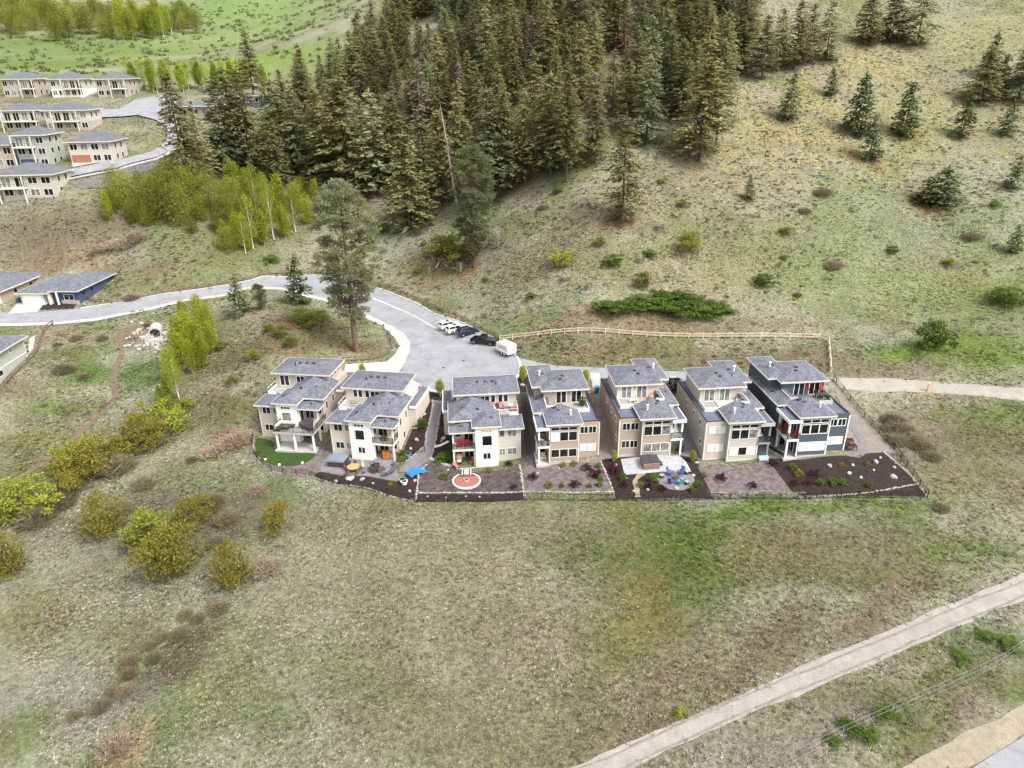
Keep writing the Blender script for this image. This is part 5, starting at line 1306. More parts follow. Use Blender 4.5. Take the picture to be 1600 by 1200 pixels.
# ------------------------------------------------------------------ garden and deck things
def hw(h, x, y, z):
    q = loc2w(h, x, y); Z = (HA.get(h) or HB.get(h))[2]; a = (HA.get(h) or HB.get(h))[3]
    return (q[0], q[1], Z + z), a
def gp(px, py, dz=.07):
    p = at(px, py); return (p.x, p.y, p.z + dz)
class Thing:
    def __init__(s, name, loc, label, cat, rz=0.0, group=None, sc=1.0):
        s.o = tag(empty(name, loc, rz), label, cat, group); s.o.scale = (sc, sc, sc)
    def p(s, name, mt, f, par=None, smooth=False):
        b = MB(); f(b); return b.build(name, mt, par or s.o, smooth=smooth)
def adirondack(loc, rz, mt, label, group=None):
    t = Thing('lounge_chair', loc, label, 'chair', rz, group)
    t.p('seat', mt, lambda b: b.bar((-.3, 0, .3), (.3, 0, .4), .55, .05)); t.p('backrest', mt, lambda b: b.bar((-.28, 0, .3), (-.62, 0, 1.1), .58, .06))
    for y in (-.34, .34):
        t.p('armrest', mt, lambda b: b.box(-.42, .38, y - .07, y + .07, .58, .62))
        t.p('leg', mt, lambda b: b.box(.26, .34, y - .04, y + .04, 0, .6)); t.p('leg', mt, lambda b: b.bar((-.4, y, .02), (-.3, y, .58), .06, .06))
def armchair(loc, rz, mt, label, group=None, cushion=None, name='armchair'):
    t = Thing(name, loc, label, 'chair', rz, group)
    t.p('seat', cushion or mt, lambda b: b.box(-.34, .34, -.33, .33, .28, .46)); t.p('backrest', cushion or mt, lambda b: b.bar((-.34, 0, .35), (-.5, 0, .98), .66, .14))
    for y in (-.38, .38): t.p('arm', mt, lambda b: b.box(-.4, .34, y - .05, y + .05, .05, .62))
    for x in (-.32, .3):
        for y in (-.36, .36): t.p('leg', mt, lambda b: b.box(x - .03, x + .03, y - .03, y + .03, 0, .3))
def diner(loc, rz, mt, label, group=None):
    t = Thing('dining_chair', loc, label, 'chair', rz, group)
    t.p('seat', mt, lambda b: b.box(-.24, .24, -.24, .24, .42, .47)); t.p('backrest', mt, lambda b: b.box(-.26, -.21, -.24, .24, .47, .95))
    for x in (-.22, .2):
        for y in (-.22, .2): t.p('leg', mt, lambda b: b.box(x, x + .04, y, y + .04, 0, .42))
def round_table(loc, r, mt, label, leg=None, h=.74):
    t = Thing('round_table', loc, label, 'table')
    t.p('table_top', mt, lambda b: b.cyl((0, 0, h - .05), (0, 0, h), r, r, 20)); t.p('pedestal', leg or M_dkmet, lambda b: b.cyl((0, 0, 0), (0, 0, h - .05), .09, .07)); t.p('base', leg or M_dkmet, lambda b: b.cyl((0, 0, 0), (0, 0, .05), r * .5, r * .4, 12))
def spa(loc, rz, cover, cab, label, w_=2.2, d_=2.2, steps=True):
    t = Thing('hot_tub', loc, label, 'hot tub', rz)
    t.p('cabinet', cab, lambda b: b.box(-w_ / 2, w_ / 2, -d_ / 2, d_ / 2, 0, .82)); t.p('shell_rim', M_trim, lambda b: b.box(-w_ / 2 - .03, w_ / 2 + .03, -d_ / 2 - .03, d_ / 2 + .03, .8, .88))
    for s in (-1, 1):
        t.p('cover_half', cover, lambda b: b.add([(0 + s * .02, -d_ / 2 - .05, .88), (s * (w_ / 2 + .05), -d_ / 2 - .05, .88), (s * (w_ / 2 + .05), d_ / 2 + .05, .88), (s * .02, d_ / 2 + .05, .88), (s * .02, -d_ / 2 - .05, 1.06), (s * (w_ / 2 + .05), -d_ / 2 - .05, .98), (s * (w_ / 2 + .05), d_ / 2 + .05, .98), (s * .02, d_ / 2 + .05, 1.06)],
            [(4, 5, 6, 7), (0, 1, 5, 4), (1, 2, 6, 5), (2, 3, 7, 6), (3, 0, 4, 7)][::1]))
    if steps:
        t.p('step', M_char, lambda b: b.box(w_ / 2 + .05, w_ / 2 + .6, -.5, .5, 0, .25)); t.p('step', M_char, lambda b: b.box(w_ / 2 + .05, w_ / 2 + .33, -.5, .5, .25, .48))
def parasol(loc, mt, label, h=2.6):
    t = Thing('closed_parasol', loc, label, 'parasol')
    t.p('pole', M_grmet, lambda b: b.cyl((0, 0, 0), (0, 0, h), .03)); t.p('base', M_char, lambda b: b.cyl((0, 0, 0), (0, 0, .09), .3, .26, 12)); t.p('canopy', mt, lambda b: (b.cyl((0, 0, h * .42), (0, 0, h * .6), .22, .17, 9), b.cyl((0, 0, h * .6), (0, 0, h), .17, .04, 9)))
def firepit(loc, label, r=.6, mt=None):
    t = Thing('fire_pit', loc, label, 'fire pit')
    t.p('bowl', mt or M_wicker, lambda b: b.cyl((0, 0, 0), (0, 0, .42), r * .85, r, 16)); t.p('rim', M_char, lambda b: b.cyl((0, 0, .42), (0, 0, .46), r * 1.06, r * 1.06, 16)); t.p('embers', M_brownwood, lambda b: b.cyl((0, 0, .45), (0, 0, .48), r * .7, r * .65, 12))

# house 1 deck
q, a = hw(1, 4.6, -2.1, 3.3)
t = Thing('corner_sofa', q, 'black L-shaped sofa with white back cushions on the open deck', 'sofa', a)
t.p('seat', M_char, lambda b: (b.box(-.85, -.1, -1.0, 1.0, .1, .42), b.box(-.1, 1.6, .35, 1.05, .1, .42))); t.p('back_cushion', M_trim, lambda b: b.box(-1.0, -.82, -1.0, 1.1, .3, .85)); t.p('back_cushion', M_trim, lambda b: b.box(-.8, 1.6, 1.02, 1.2, .3, .85))
for x, y in ((-.8, -.9), (-.3, -.9), (1.4, .5)): t.p('leg', M_dkmet, lambda b: b.box(x, x + .06, y, y + .06, 0, .1))
q, a = hw(1, 5.2, -2.3, 3.3)
t = Thing('fire_table', q, 'low dark fire table in front of the corner sofa', 'table', a); t.p('table_top', M_char, lambda b: b.box(-.6, .6, -.4, .4, .48, .55)); t.p('body', M_slate, lambda b: b.box(-.5, .5, -.3, .3, 0, .48)); t.p('burner', M_grmet, lambda b: b.box(-.3, .3, -.1, .1, .55, .58))
q, a = hw(1, 8.0, -.9, 3.3)
t = Thing('covered_dining_set', q, 'round dining set under a dark brown cover on the open deck', 'dining set', a); t.p('cover', M_char, lambda b: (b.cyl((0, 0, 0), (0, 0, .75), 1.05, .95, 14), b.cyl((0, 0, .75), (0, 0, .85), .95, .6, 14))); t.p('chair_bulge', M_char, lambda b: b.ball((.5, .7, .6), (.4, .4, .42))); t.p('chair_bulge', M_char, lambda b: b.ball((-.7, -.4, .6), (.4, .4, .4)))
q, a = hw(1, 9.1, -2.2, 3.3); armchair(q, a + 1, M_char, 'dark armchair alone at the right end of the open deck')
for px, py in ((415,721),(437,729.5),(473,726.5)):
    t = Thing('garden_light', gp(px, py), 'small glowing path light at the lawn edge', 'lamp', 0, 'path lights round the lawn'); t.p('stake', M_dkmet, lambda b: b.cyl((0, 0, 0), (0, 0, .3), .03)); t.p('globe', mat('lamp_glow', (.9, .8, .6), .5, 0, emit=(1, .78, .42), estr=2.2), lambda b: b.ball((0, 0, .38), .16)); t.p('cap', M_dkmet, lambda b: b.cyl((0, 0, .52), (0, 0, .56), .15, .08))
# house 2 patio
p0 = gp(529, 724); spa(p0, R(-10), M_spacover, M_char, 'hot tub with pale grey-blue folding cover on the paved patio', 2.5, 2.2)
round_table(gp(553, 736), .95, M_honey, 'round honey-coloured wooden table on the paved patio', M_brownwood)
pp = gp(553, 736)
for i, an in enumerate((20, 92, 164, 236, 308)):
    an = R(an); diner((pp[0] + 1.25 * math.cos(an), pp[1] + 1.25 * math.sin(an), pp[2]), an + math.pi, M_brownwood, 'brown wooden chair at the round honey-coloured table', 'chairs at the honey-coloured table')
parasol(gp(568, 739), M_sand, 'closed beige parasol beside the round honey-coloured table')
firepit(gp(596, 737), 'round stone fire pit on the paved patio')
t = Thing('curved_bench', gp(611, 737), 'dark curved bench beside the round stone fire pit', 'bench', R(-20))
for i in range(7):
    an = R(-50 + i * 17); x, y = -1.6 + 2.0 * math.cos(an), 2.0 * math.sin(an); t.p('slat_segment', M_slate, lambda b: (b.box(x - .3, x + .3, y - .3, y + .3, .35, .44)))
for an in (-45, 0, 45):
    an = R(an); x, y = -1.6 + 2.0 * math.cos(an), 2.0 * math.sin(an); t.p('leg', M_dkmet, lambda b: b.box(x - .05, x + .05, y - .05, y + .05, 0, .35))
for i, (px, py) in enumerate(((585,738),(590,731),(585,733))): armchair(gp(px, py), R(-10 + 20 * i), M_char, 'dark patio chair between parasol and fire pit', 'dark chairs at the fire pit')
t = Thing('garden_cabinet', gp(604, 717), 'bright orange two-door cabinet under the covered deck', 'cabinet', R(-10))
t.p('body', M_orange, lambda b: b.box(-.5, .5, -.25, .25, .1, 1.35)); t.p('top', M_brownwood, lambda b: b.box(-.55, .55, -.3, .3, 1.35, 1.4)); t.p('base', M_brownwood, lambda b: b.box(-.52, .52, -.28, .28, 0, .12))
for x in (-.25, .25): t.p('door', M_orange, lambda b: b.box(x - .22, x + .22, -.28, -.255, .16, 1.3))
t.p('handle', M_dkmet, lambda b: b.box(-.04, -.01, -.31, -.28, .6, .9)); t.p('handle', M_dkmet, lambda b: b.box(.01, .04, -.31, -.28, .6, .9))
q, a = hw(2, 8.0, .9, 3.1); round_table(q, .5, M_glass2, 'small glass-topped table on the covered deck of the cream house'); q, a = hw(2, 8.8, 1.2, 3.1); armchair(q, a + 3.4, M_sand, 'tan cushioned chair beside the glass-topped deck table'); q, a = hw(2, 7.0, 1.0, 3.1); armchair(q, a, M_trim, 'cream cushioned chair beside the glass-topped deck table')
q, a = hw(2, 1.6, 5.8, 6.35); t = Thing('terrace_table', q, 'wooden folding table on the upper terrace of the cream house', 'table', a); t.p('table_top', M_wicker, lambda b: b.box(-.6, .6, -.35, .35, .68, .73)); t.p('trestle', M_wicker, lambda b: (b.bar((-.5, -.3, 0), (-.4, .3, .68), .05, .05), b.bar((-.5, .3, 0), (-.4, -.3, .68), .05, .05))); t.p('trestle', M_wicker, lambda b: (b.bar((.5, -.3, 0), (.4, .3, .68), .05, .05), b.bar((.5, .3, 0), (.4, -.3, .68), .05, .05)))
# crumpled tarp and tubs
n = 11; V = []; F = []
for j in range(n):
    for i in range(n):
        x, y = (i / (n - 1) - .5) * 2.8, (j / (n - 1) - .5) * 1.9; V.append((x + random.uniform(-.1, .1), y + random.uniform(-.1, .1), .08 + .45 * abs(vn(np.array([x * 1.7]), np.array([y * 1.7]), 1, 3)[0]) * (1 - abs(x) / 1.8)))
for j in range(n - 1):
    for i in range(n - 1): F.append((j * n + i, j * n + i + 1, (j + 1) * n + i + 1, (j + 1) * n + i))
tp_ = MB().add(V, F).build('tarpaulin', M_bluetarp, None, gp(651, 739, .05), R(35)); tag(tp_, 'crumpled bright blue tarpaulin on the dark bed beside the patio', 'tarpaulin')
for px, py, lab, mt in ((629,754,'teal garden tub at the patio corner below the blue tarpaulin', mat('aqua', (.22, .40, .40), .5, .05)),(638,714,'sky blue bucket among shrubs beside the cream house', mat('sky_plastic', (.10, .30, .45), .5, .05)),(632,757,'round white pot at the patio corner', M_white)):
    t = Thing('garden_tub', gp(px, py), lab, 'tub'); t.p('body', mt, lambda b: b.cyl((0, 0, 0), (0, 0, .5), .35, .48, 12)); t.p('rim', mt, lambda b: b.cyl((0, 0, .5), (0, 0, .56), .52, .52, 12)); t.p('soil', M_mulch, lambda b: b.cyl((0, 0, .55), (0, 0, .575), .42, .42, 12))
# house 3
G3 = 'red chairs on the covered deck of the beige house'
for x in (7.55, 8.75): q, a = hw(3, x, .75, 3.1); armchair(q, a - 1.57, M_red, 'bright red armchair on the deck beside the white tower', G3)
q, a = hw(3, 9.4, .8, 3.1); t = Thing('side_table', q, 'white round side table next to the red armchairs', 'table', a); t.p('table_top', M_white, lambda b: b.cyl((0, 0, .5), (0, 0, .55), .3, .3, 14)); t.p('leg', M_white, lambda b: b.cyl((0, 0, 0), (0, 0, .5), .05)); t.p('base', M_white, lambda b: b.cyl((0, 0, 0), (0, 0, .04), .22, .2, 12))
q, a = hw(3, 9.0, .5, .1); t = Thing('hanging_egg_chair', q, 'brown wicker egg chair on the patio under the deck', 'egg chair', a)
t.p('pod', M_wicker, lambda b: b.ball((0, .1, 1.15), (.55, .45, .85), 12, 8)); t.p('cushion', M_sand, lambda b: b.ball((0, -.22, .85), (.4, .25, .3))); t.p('stand', M_dkmet, lambda b: (b.cyl((0, .5, 0), (0, .6, 2.1), .04), b.cyl((0, .6, 2.1), (0, .1, 2.1), .04), b.cyl((0, 0, .03), (0, .6, .03), .4, .4, 12)))
q, a = hw(3, 7.0, .6, .1); armchair(q, a - 2.2, M_brownwood, 'dark red patio chair against the white tower', None, M_pinkf); q, a = hw(3, 9.4, -.5, .1); armchair(q, a - .9, M_brownwood, 'dusty red patio chair below the egg chair', None, M_pinkf)
p = at(729, 752); t = Thing('fire_circle', (p.x, p.y, p.z), 'round red brick circle ringed with white stone and a centre fire ring', 'fire circle')
t.p('brick_paving', M_brickp, lambda b: b.cyl((0, 0, -.3), (0, 0, .13), 1.95, 1.95, 32)); rg = [(math.cos(i * .19634954) * 2.02, math.sin(i * .19634954) * 2.02) for i in range(32)]
for i in range(32):
    t.p('edge_stone', M_white, lambda b: b.bar((rg[i][0], rg[i][1], .06), (rg[(i + 1) % 32][0] * .998, rg[(i + 1) % 32][1] * .998, .06), .16, .24))
t.p('fire_ring', M_edge, lambda b: b.cyl((0, 0, .1), (0, 0, .32), .42, .4, 14)); t.p('fire_bowl', M_char, lambda b: b.cyl((0, 0, .3), (0, 0, .34), .27, .25, 12))
t = Thing('garden_walk', gp(729, 737.5, .05), 'short white-edged slab walk from patio to the brick circle', 'walk', R(3)); t.p('slab', M_conc, lambda b: b.box(-.35, .35, -.8, .75, -.2, .08))
for x in (-.62, .62): t.p('edge', M_white, lambda b: b.box(x - .06, x + .06, -.8, .75, -.2, .1))
for i, (x, y) in enumerate(((2.0, 6.4), (3.3, 6.4))): q, a = hw(3, x, y, 6.35); armchair(q, a - 1.4, M_pinkf, 'rose-coloured chair on the upper terrace of the beige house', 'rose chairs on the upper terrace')
q, a = hw(3, 2.65, 6.4, 6.35); t = Thing('grill', q, 'black grill between the two rose terrace chairs', 'grill', a); t.p('body', M_char, lambda b: b.box(-.25, .25, -.25, .25, .2, .8)); t.p('lid', M_dkmet, lambda b: b.ball((0, 0, .82), (.28, .28, .2))); t.p('leg', M_dkmet, lambda b: b.box(-.2, .2, -.2, .2, 0, .2))
q, a = hw(3, .6, 6.2, 6.35); round_table(q, .45, M_trim, 'pale round bistro table at the end of the upper terrace'); q, a = hw(3, .2, 5.6, 6.35); armchair(q, a + 2, M_pinkf, 'rose chair beside the pale bistro table')
for i, (px, py) in enumerate(((681,698),(684,697.5),(687,696.5),(690,695.5),(693,694),(696,692.5),(699,691))):
    p = gp(px, py, .06); o = MB().prism([(-.28, -.2), (.25, -.24), (.3, .18), (-.24, .22)], -.1, .06).build('stepping_stone', M_white, None, p, R(30 + i * 4)); tag(o, 'white stepping stone in the row up the mulch beside the beige house', 'stone', 'white stepping stones')
for i in range(11):
    t_ = i / 10; px = 674 + 38 * t_; py = 717 + 11.5 * math.sin(t_ * 1.5); o = MB().prism([(-.35, -.28), (.33, -.3), (.38, .26), (-.33, .3)], -.1, .05).build('paving_slab', M_flag, None, gp(px, py, .06), R(-60 + 60 * t_)); tag(o, 'pale slab in the curved walk to the patio of the beige house', 'slab', 'curved slab walk')
# houses 4 to 7
q, a = hw(4, 8.3, .3, .1); armchair(q, a - 1.57, M_sand, 'beige armchair on the lower porch of the tan corner house'); q, a = hw(4, 8.2, .9, 3.05); armchair(q, a - 1.2, M_wicker, 'brown armchair on the upper porch of the first tan house')
q, a = hw(4, 8.3, -.3, 3.05); armchair(q, a + .6, M_sand, 'sand-coloured armchair at the porch rail of the first tan house')
q, a = hw(4, 6.9, 5.4, 6.38); armchair(q, a, M_white, 'white armchair on the terrace of the first tan house'); q, a = hw(4, 1.7, 5.2, 6.38); t = Thing('potted_shrub', q, 'dark potted evergreen on the terrace of the first tan house', 'plant', a); t.p('pot', M_char, lambda b: b.cyl((0, 0, 0), (0, 0, .5), .35, .45, 12)); link('foliage', SH['green'][0], t.o, (0, 0, .4))
spa(gp(1015, 727, .1), R(4), M_spadark, M_spacab, 'hot tub with black cover and brown cabinet on the white flagstones', 2.4, 2.3)
FPX_, PY_ = 1057, 750
G5 = 'blue garden chairs round the small fire pit'
for px, py, an, mt, lab in ((1047,743,-40,M_blue,'blue slatted garden chair beside the white flagstones'),(1064,742,-130,M_blue,'blue slatted garden chair beside the white flagstones'),(1049,756,35,M_blue,'blue slatted garden chair on the lower gravel circle'),(1062,757,120,M_teal,'teal garden chair on the lower gravel circle')):
    adirondack(gp(px, py, .09), R(an), mt, lab, G5 if 'blue' in lab else None)
firepit(gp(1056, 750, .09), 'small grey fire pit between the blue garden chairs', .45, M_grmet)
for px, py in ((1034,747),(1073,757),(1073,741)):
    t = Thing('storage_cube', gp(px, py, .09), 'small dark side cube near the blue garden chairs', 'side table', .3, 'side cubes near the blue chairs'); t.p('body', M_char, lambda b: b.box(-.25, .25, -.25, .25, 0, .42)); t.p('top', M_edge, lambda b: b.box(-.28, .28, -.28, .28, .42, .47))
q, a = hw(5, 6.0, 5.5, 6.38); t = Thing('kettle_fireplace', q, 'orange round chiminea on the terrace of the tan house', 'chiminea', a); t.p('belly', mat('terracotta', (.62, .22, .10), .6, .08), lambda b: b.ball((0, 0, .5), (.45, .45, .48), 12, 8)); t.p('neck', MATS['terracotta'], lambda b: b.cyl((0, 0, .85), (0, 0, 1.2), .15, .12)); t.p('stand', M_dkmet, lambda b: b.cyl((0, 0, 0), (0, 0, .12), .3, .3, 10))
q, a = hw(5, 3.2, 5.0, 6.38); t = Thing('terrace_bench', q, 'white bench before the terrace doors of the tan house', 'bench', a); t.p('seat', M_white, lambda b: b.box(-.6, .6, -.22, .22, .4, .5)); t.p('side', M_white, lambda b: b.box(-.6, -.52, -.2, .2, 0, .4)); t.p('side', M_white, lambda b: b.box(.52, .6, -.2, .2, 0, .4))
for px, py, h_ in ((963,704,5),(1063,705,5)):
    t = Thing('waste_bin', gp(px - (30 if px < 1000 else 0), py - (15 if px < 1000 else 0), .06), 'black round composter in the gap between houses', 'bin', 0, 'black composters between houses'); t.p('body', M_dkmet, lambda b: b.cyl((0, 0, 0), (0, 0, .95), .5, .42, 14)); t.p('lid', M_char, lambda b: b.cyl((0, 0, .95), (0, 0, 1.05), .44, .3, 14))
t = Thing('recycling_bin', gp(933, 614, .08), 'blue wheeled recycling bin beside the second tan house', 'bin', R(5)); t.p('body', M_blue, lambda b: b.add([(-.25, -.3, .05), (.25, -.3, .05), (.25, .3, .05), (-.25, .3, .05), (-.33, -.4, 1.0), (.33, -.4, 1.0), (.33, .4, 1.0), (-.33, .4, 1.0)], [(3, 2, 1, 0), (4, 5, 6, 7), (0, 1, 5, 4), (1, 2, 6, 5), (2, 3, 7, 6), (3, 0, 4, 7)])); t.p('lid', mat('bin_lid', (.02, .22, .42), .5, 0), lambda b: b.box(-.36, .36, -.44, .44, 1.0, 1.08))
for y in (-.25, .25): t.p('wheel', M_tyre, lambda b: b.cyl((-.3, y - .05, .12), (-.3, y + .05, .12), .12, .12, 10))
q, a = hw(6, 8.4, -1.6, .1); t = Thing('drying_rack', q, 'pale blue cloth drying rack beside the greige house', 'drying rack', a)
for s in (-1, 1): t.p('leg_frame', M_white, lambda b: (b.bar((-.6, -.35 * s, 0), (-.6, .35 * s, 1.0), .03, .03), b.bar((.6, -.35 * s, 0), (.6, .35 * s, 1.0), .03, .03)))
t.p('cloth', mat('pale_cloth', (.42, .58, .62), .8, .08), lambda b: (b.bar((-.65, -.2, .75), (.65, -.2, .75), .03, .6), b.bar((-.65, .2, .75), (.65, .2, .75), .03, .6)))
q, a = hw(6, 8.3, .7, 3.05); armchair(q, a - 1.57, M_grmet, 'grey chair on the upper porch of the greige house', None, M_trim); q, a = hw(6, 6.6, 5.6, 6.38); armchair(q, a + 2.6, M_trim, 'cream chair in the terrace corner of the greige house')
G7 = 'red chairs on the covered deck of the slate house'
for x, y, r_ in ((8.75, 1.3, -.6), (8.2, 1.6, -1.6), (7.95, -.3, -2.6)): q, a = hw(7, x, y, 3.05); armchair(q, a + r_, M_brownwood, 'red cushioned chair on the covered deck of the slate house', G7, M_red)
for x in (3.55, 1.6):
    q, a = hw(7, x, 6.1, 6.38); parasol(q, M_red, 'closed red parasol at the terrace doors of the slate house', 2.1)
for o in [o for o in bpy.data.objects if o.get('label') == 'closed red parasol at the terrace doors of the slate house']: o['group'] = 'closed red parasols on the slate house terrace'
q, a = hw(7, 1.9, 5.0, 6.38); t = Thing('terrace_set', q, 'dark dining table on the terrace of the slate house', 'table', a); t.p('table_top', M_char, lambda b: b.box(-.8, .8, -.45, .45, .7, .75))
for x in (-.7, .7):
    for y in (-.38, .38): t.p('leg', M_dkmet, lambda b: b.box(x - .03, x + .03, y - .03, y + .03, 0, .7))
for dx, an in ((-.5, 90), (.5, 90), (-.5, -90), (.5, -90)):
    q, a = hw(7, 1.9 + dx, 5.0 + (-.75 if an > 0 else .75), 6.38); diner(q, a + R(an), M_dkmet, 'dark chair at the terrace table of the slate house', 'dark chairs on the slate house terrace')
for px, py, s in ((1329,703,1.0),(1325,693,.85)):
    t = Thing('raised_bed', gp(px, py), 'brown raised planter box on legs beside the slate house', 'planter', R(4), 'raised planters beside the slate house', s); t.p('box', M_brownwood, lambda b: b.box(-.75, .75, -.45, .45, .4, .75)); t.p('soil', M_mulch, lambda b: b.box(-.68, .68, -.38, .38, .74, .77))
    for x in (-.7, .7):
        for y in (-.4, .4): t.p('leg', M_brownwood, lambda b: b.box(x - .05, x + .05, y - .05, y + .05, 0, .42))
t = Thing('timber_planter', gp(1210, 706), 'long timber-edged planting trough on the side path by the slate house', 'planter', R(118)); t.p('box', M_edge, lambda b: b.box(-2.2, 2.2, -.5, .5, -.2, .25)); t.p('soil', M_mulch, lambda b: b.box(-2.1, 2.1, -.4, .4, .24, .28))
t = Thing('trail_post', gp(1449, 612, 0), 'orange marker post on the pale trail', 'post'); t.p('post', mat('salmon', (.62, .33, .22), .8, .1), lambda b: b.box(-.12, .12, -.12, .12, -.2, 1.5)); t.p('cap', M_trim, lambda b: b.box(-.14, .14, -.14, .14, 1.5, 1.56))

# boulders and edging
for i, (px, py, r) in enumerate(((566,750,.35),(545,750,.5),(550,748,.4),(525,753,.3),(583,756,.2),(610,757,.25),(648,752,.3),(640,768,.25),(655,633,.55),(664,631,.4),(659,640,.5),(663,648,.35),(662,636,.3),(651,688,.35),(642,702,.3),(697,646,.4),(693,686,.4),(700,735,.2),(690,690,.2),(1296,729,.35),(1332,728,.3),(1327,741,.35),(1345,747,.25),(1368,723,.4),(1375,716,.25),(1396,747,.45),(1397,731,.25),(1365,735,.2),(1088,724,.3),(1075,735,.3),(1083,744,.3),(961,728,.35),(978,748,.25),(1056,764,.35),(1033,763,.2),(873,732,.15),(840,740,.2),(1012,766,.25),(990,768,.2),(816,603,.4),(668,776,.15),(728,776,.15),(749,777,.18),(697,778,.15))):
    o = MB().ball((0, 0, r * .4), (r * 1.15, r * .9, r * .75), 7, 5, .18).build('boulder', M_rock, None, gp(px, py, 0), random.uniform(0, 6)); tag(o, 'pale rounded boulder set in a garden bed', 'boulder', 'boulders in the garden beds')
for lab, pts in (('cream house and brick circle yards', [(666,727),(655,738),(652,765),(649,783)]), ('brick circle yard and its mulch strip', [(652,771),(735,770.5),(817,769)]), ('brick circle yard and first tan yard', [(812,727),(815,745),(818,769),(821,781)]), ('first tan yard and the grass', [(820,769),(890,770),(958,769)]),
                 ('first tan yard and the flagstone patio yard', [(938,720),(948,744),(958,768),(961,781)]), ('greige yard and the grass', [(1112,771),(1190,771),(1258,771)]), ('slate house yard and the grass', [(1260,777),(1345,772),(1434,757)]), ('slate house yard and the bank', [(1380,707),(1408,730),(1434,757),(1448,776)]), ('curved lawn and the wild slope', [(397,683),(394.5,700),(398,714),(410,727),(426,737),(446,741),(486,745),(505,752),(530,758),(560,761),(585,767),(610,776),(646,784)]),
                 ('garden path and the mulch beside the cream house', pl), ('garden path and the mulch beside the beige house', pr[:7])):
    o = MB()
    for p in resample(smooth_path(at2(pts), 1), .3):
        r = random.uniform(.1, .2); x, y = p.x + random.uniform(-.06, .06), p.y + random.uniform(-.06, .06); o.ball((x, y, tz(x, y) + .08), (r * 1.2, r, r * .8), 5, 4, .2)
    tag(o.build('stone_edging', M_edge), 'pale stone edging between ' + lab, 'edging', kind='stuff')
# yard shrubs
YS = [('purple',939+(x-939),y,h) for x, y, h in ((833,748,9),(917,734,9),(929,745,11),(898,760,10),(1127,750,10),(1207,727,9),(1272,744,10),(1262,757,8),(1242,757,8),(1176,761,8),(803,763,7),(795,727,7),(960,735,10),(964,740,10),(975,760,8),(1015,762,8),(1035,766,8))]
for k, px, py, hp in YS: shrub(k, px, py, hp, 'small dark purple shrub in a garden bed', 'purple shrubs in the garden beds', 'garden_shrub', 1.2)
for px, py, hp in ((936,730,7),(936,740,7),(938,750,7),(936,760,7),(920,762,6),(877,761,6),(1282,757,9),(1299,757,10),(1316,757,9),(1238,733,8),(1356,760,7),(656,668,13),(653,664,11),(692,723,14),(697,719,12),(686,721,9),(630,714,10),(628,720,8),(972,750,10),(1020,752,10),(1090,760,9),(1080,768,8),(1022,748,8),(1000,760,7),(708,640,7),(695,675,8),(606,765,5)):
    shrub('green', px, py, hp, 'small green shrub in a garden bed', 'green shrubs in the garden beds', 'garden_shrub', 1.2)
for px, py, hp in ((763,737,7),(695,748,9),(857,761,8),(897,727,7),(880,728,6),(1247,743,9),(694,676,7),(1099,745,7),(1315,728,5),(1355,728,6),(403,710,6),(612,759,5)):
    shrub('yellow', px, py, hp, 'small golden shrub in a garden bed', 'golden shrubs in the garden beds', 'garden_shrub', 1.2)
for px, py, hp, lab in ((688,620,26,'thin young street tree at the kerb between path and cul-de-sac'),(817,596,24,'young green street tree in the mulch square by the cul-de-sac'),(915,600,22,'young street tree behind the first tan house'),(567,589,20,'young street tree poking up behind the cream house'),(959,722,18,'lime sapling at the corner of the flagstone yard'),(1082,722,18,'lime sapling between flagstone yard and greige house')):
    p, h = hpx(px, py, hp); o = tag(empty('young_tree', p), lab, 'tree'); s = h / 8.2; o.scale = (s * 1.5, s * 1.5, s)
    link('crown', TREES['leafy0'][0], o, (0, 0, 1.5), 0, (.85, .85, .82)); link('trunk', TREES['leafy0'][1], o)
t = tag(empty('ornamental_tree', at(95, 470)), 'round yellow-green bush at the door of the navy bungalow', 'shrub'); t.scale = (.9, .9, .9); link('foliage', SH['bright'][0], t)

# culvert with riprap
p = at(244, 528); t = Thing('culvert', (p.x, p.y, p.z), 'round concrete culvert mouth among pale rocks below the road', 'culvert', R(20), None, 1.0)
def ringy(b, r0, r1, y0, y1, n=18):
    V = []
    for y in (y0, y1):
        for r in (r0, r1):
            for i in range(n): V.append((r * math.cos(6.2832 * i / n), y, 1.0 + r * math.sin(6.2832 * i / n)))
    F = []
    for i in range(n):
        j = (i + 1) % n; F += [(i, j, n + j, n + i), (2 * n + j, 2 * n + i, 3 * n + i, 3 * n + j), (n + i, n + j, 3 * n + j, 3 * n + i), (j, i, 2 * n + i, 2 * n + j)]
    b.add(V, F)
t.p('pipe', M_conc, lambda b: ringy(b, 1.0, 1.3, -.2, 3.5)); t.p('apron', M_conc, lambda b: b.box(-1.4, 1.4, -1.6, .2, -.5, .05))
t.p('wing_wall', M_conc, lambda b: b.bar((-1.3, -.1, .6), (-2.1, -1.5, .3), .25, 1.2)); t.p('wing_wall', M_conc, lambda b: b.bar((1.3, -.1, .6), (2.1, -1.5, .3), .25, 1.2))
for i in range(120):
    px, py = rng.normal(240, 17), rng.normal(530, 12)
    if abs(px - 244) < 6 and abs(py - 530) < 7: continue
    r = rng.uniform(.18, .5); o = MB().ball((0, 0, r * .35), (r * 1.2, r, r * .75), 6, 4, .22).build('riprap_rock', M_rock, None, gp(px, py, 0), rng.uniform(0, 6)); tag(o, 'pale angular rock strewn round the culvert mouth', 'rock', 'riprap rocks round the culvert')
b = MB()
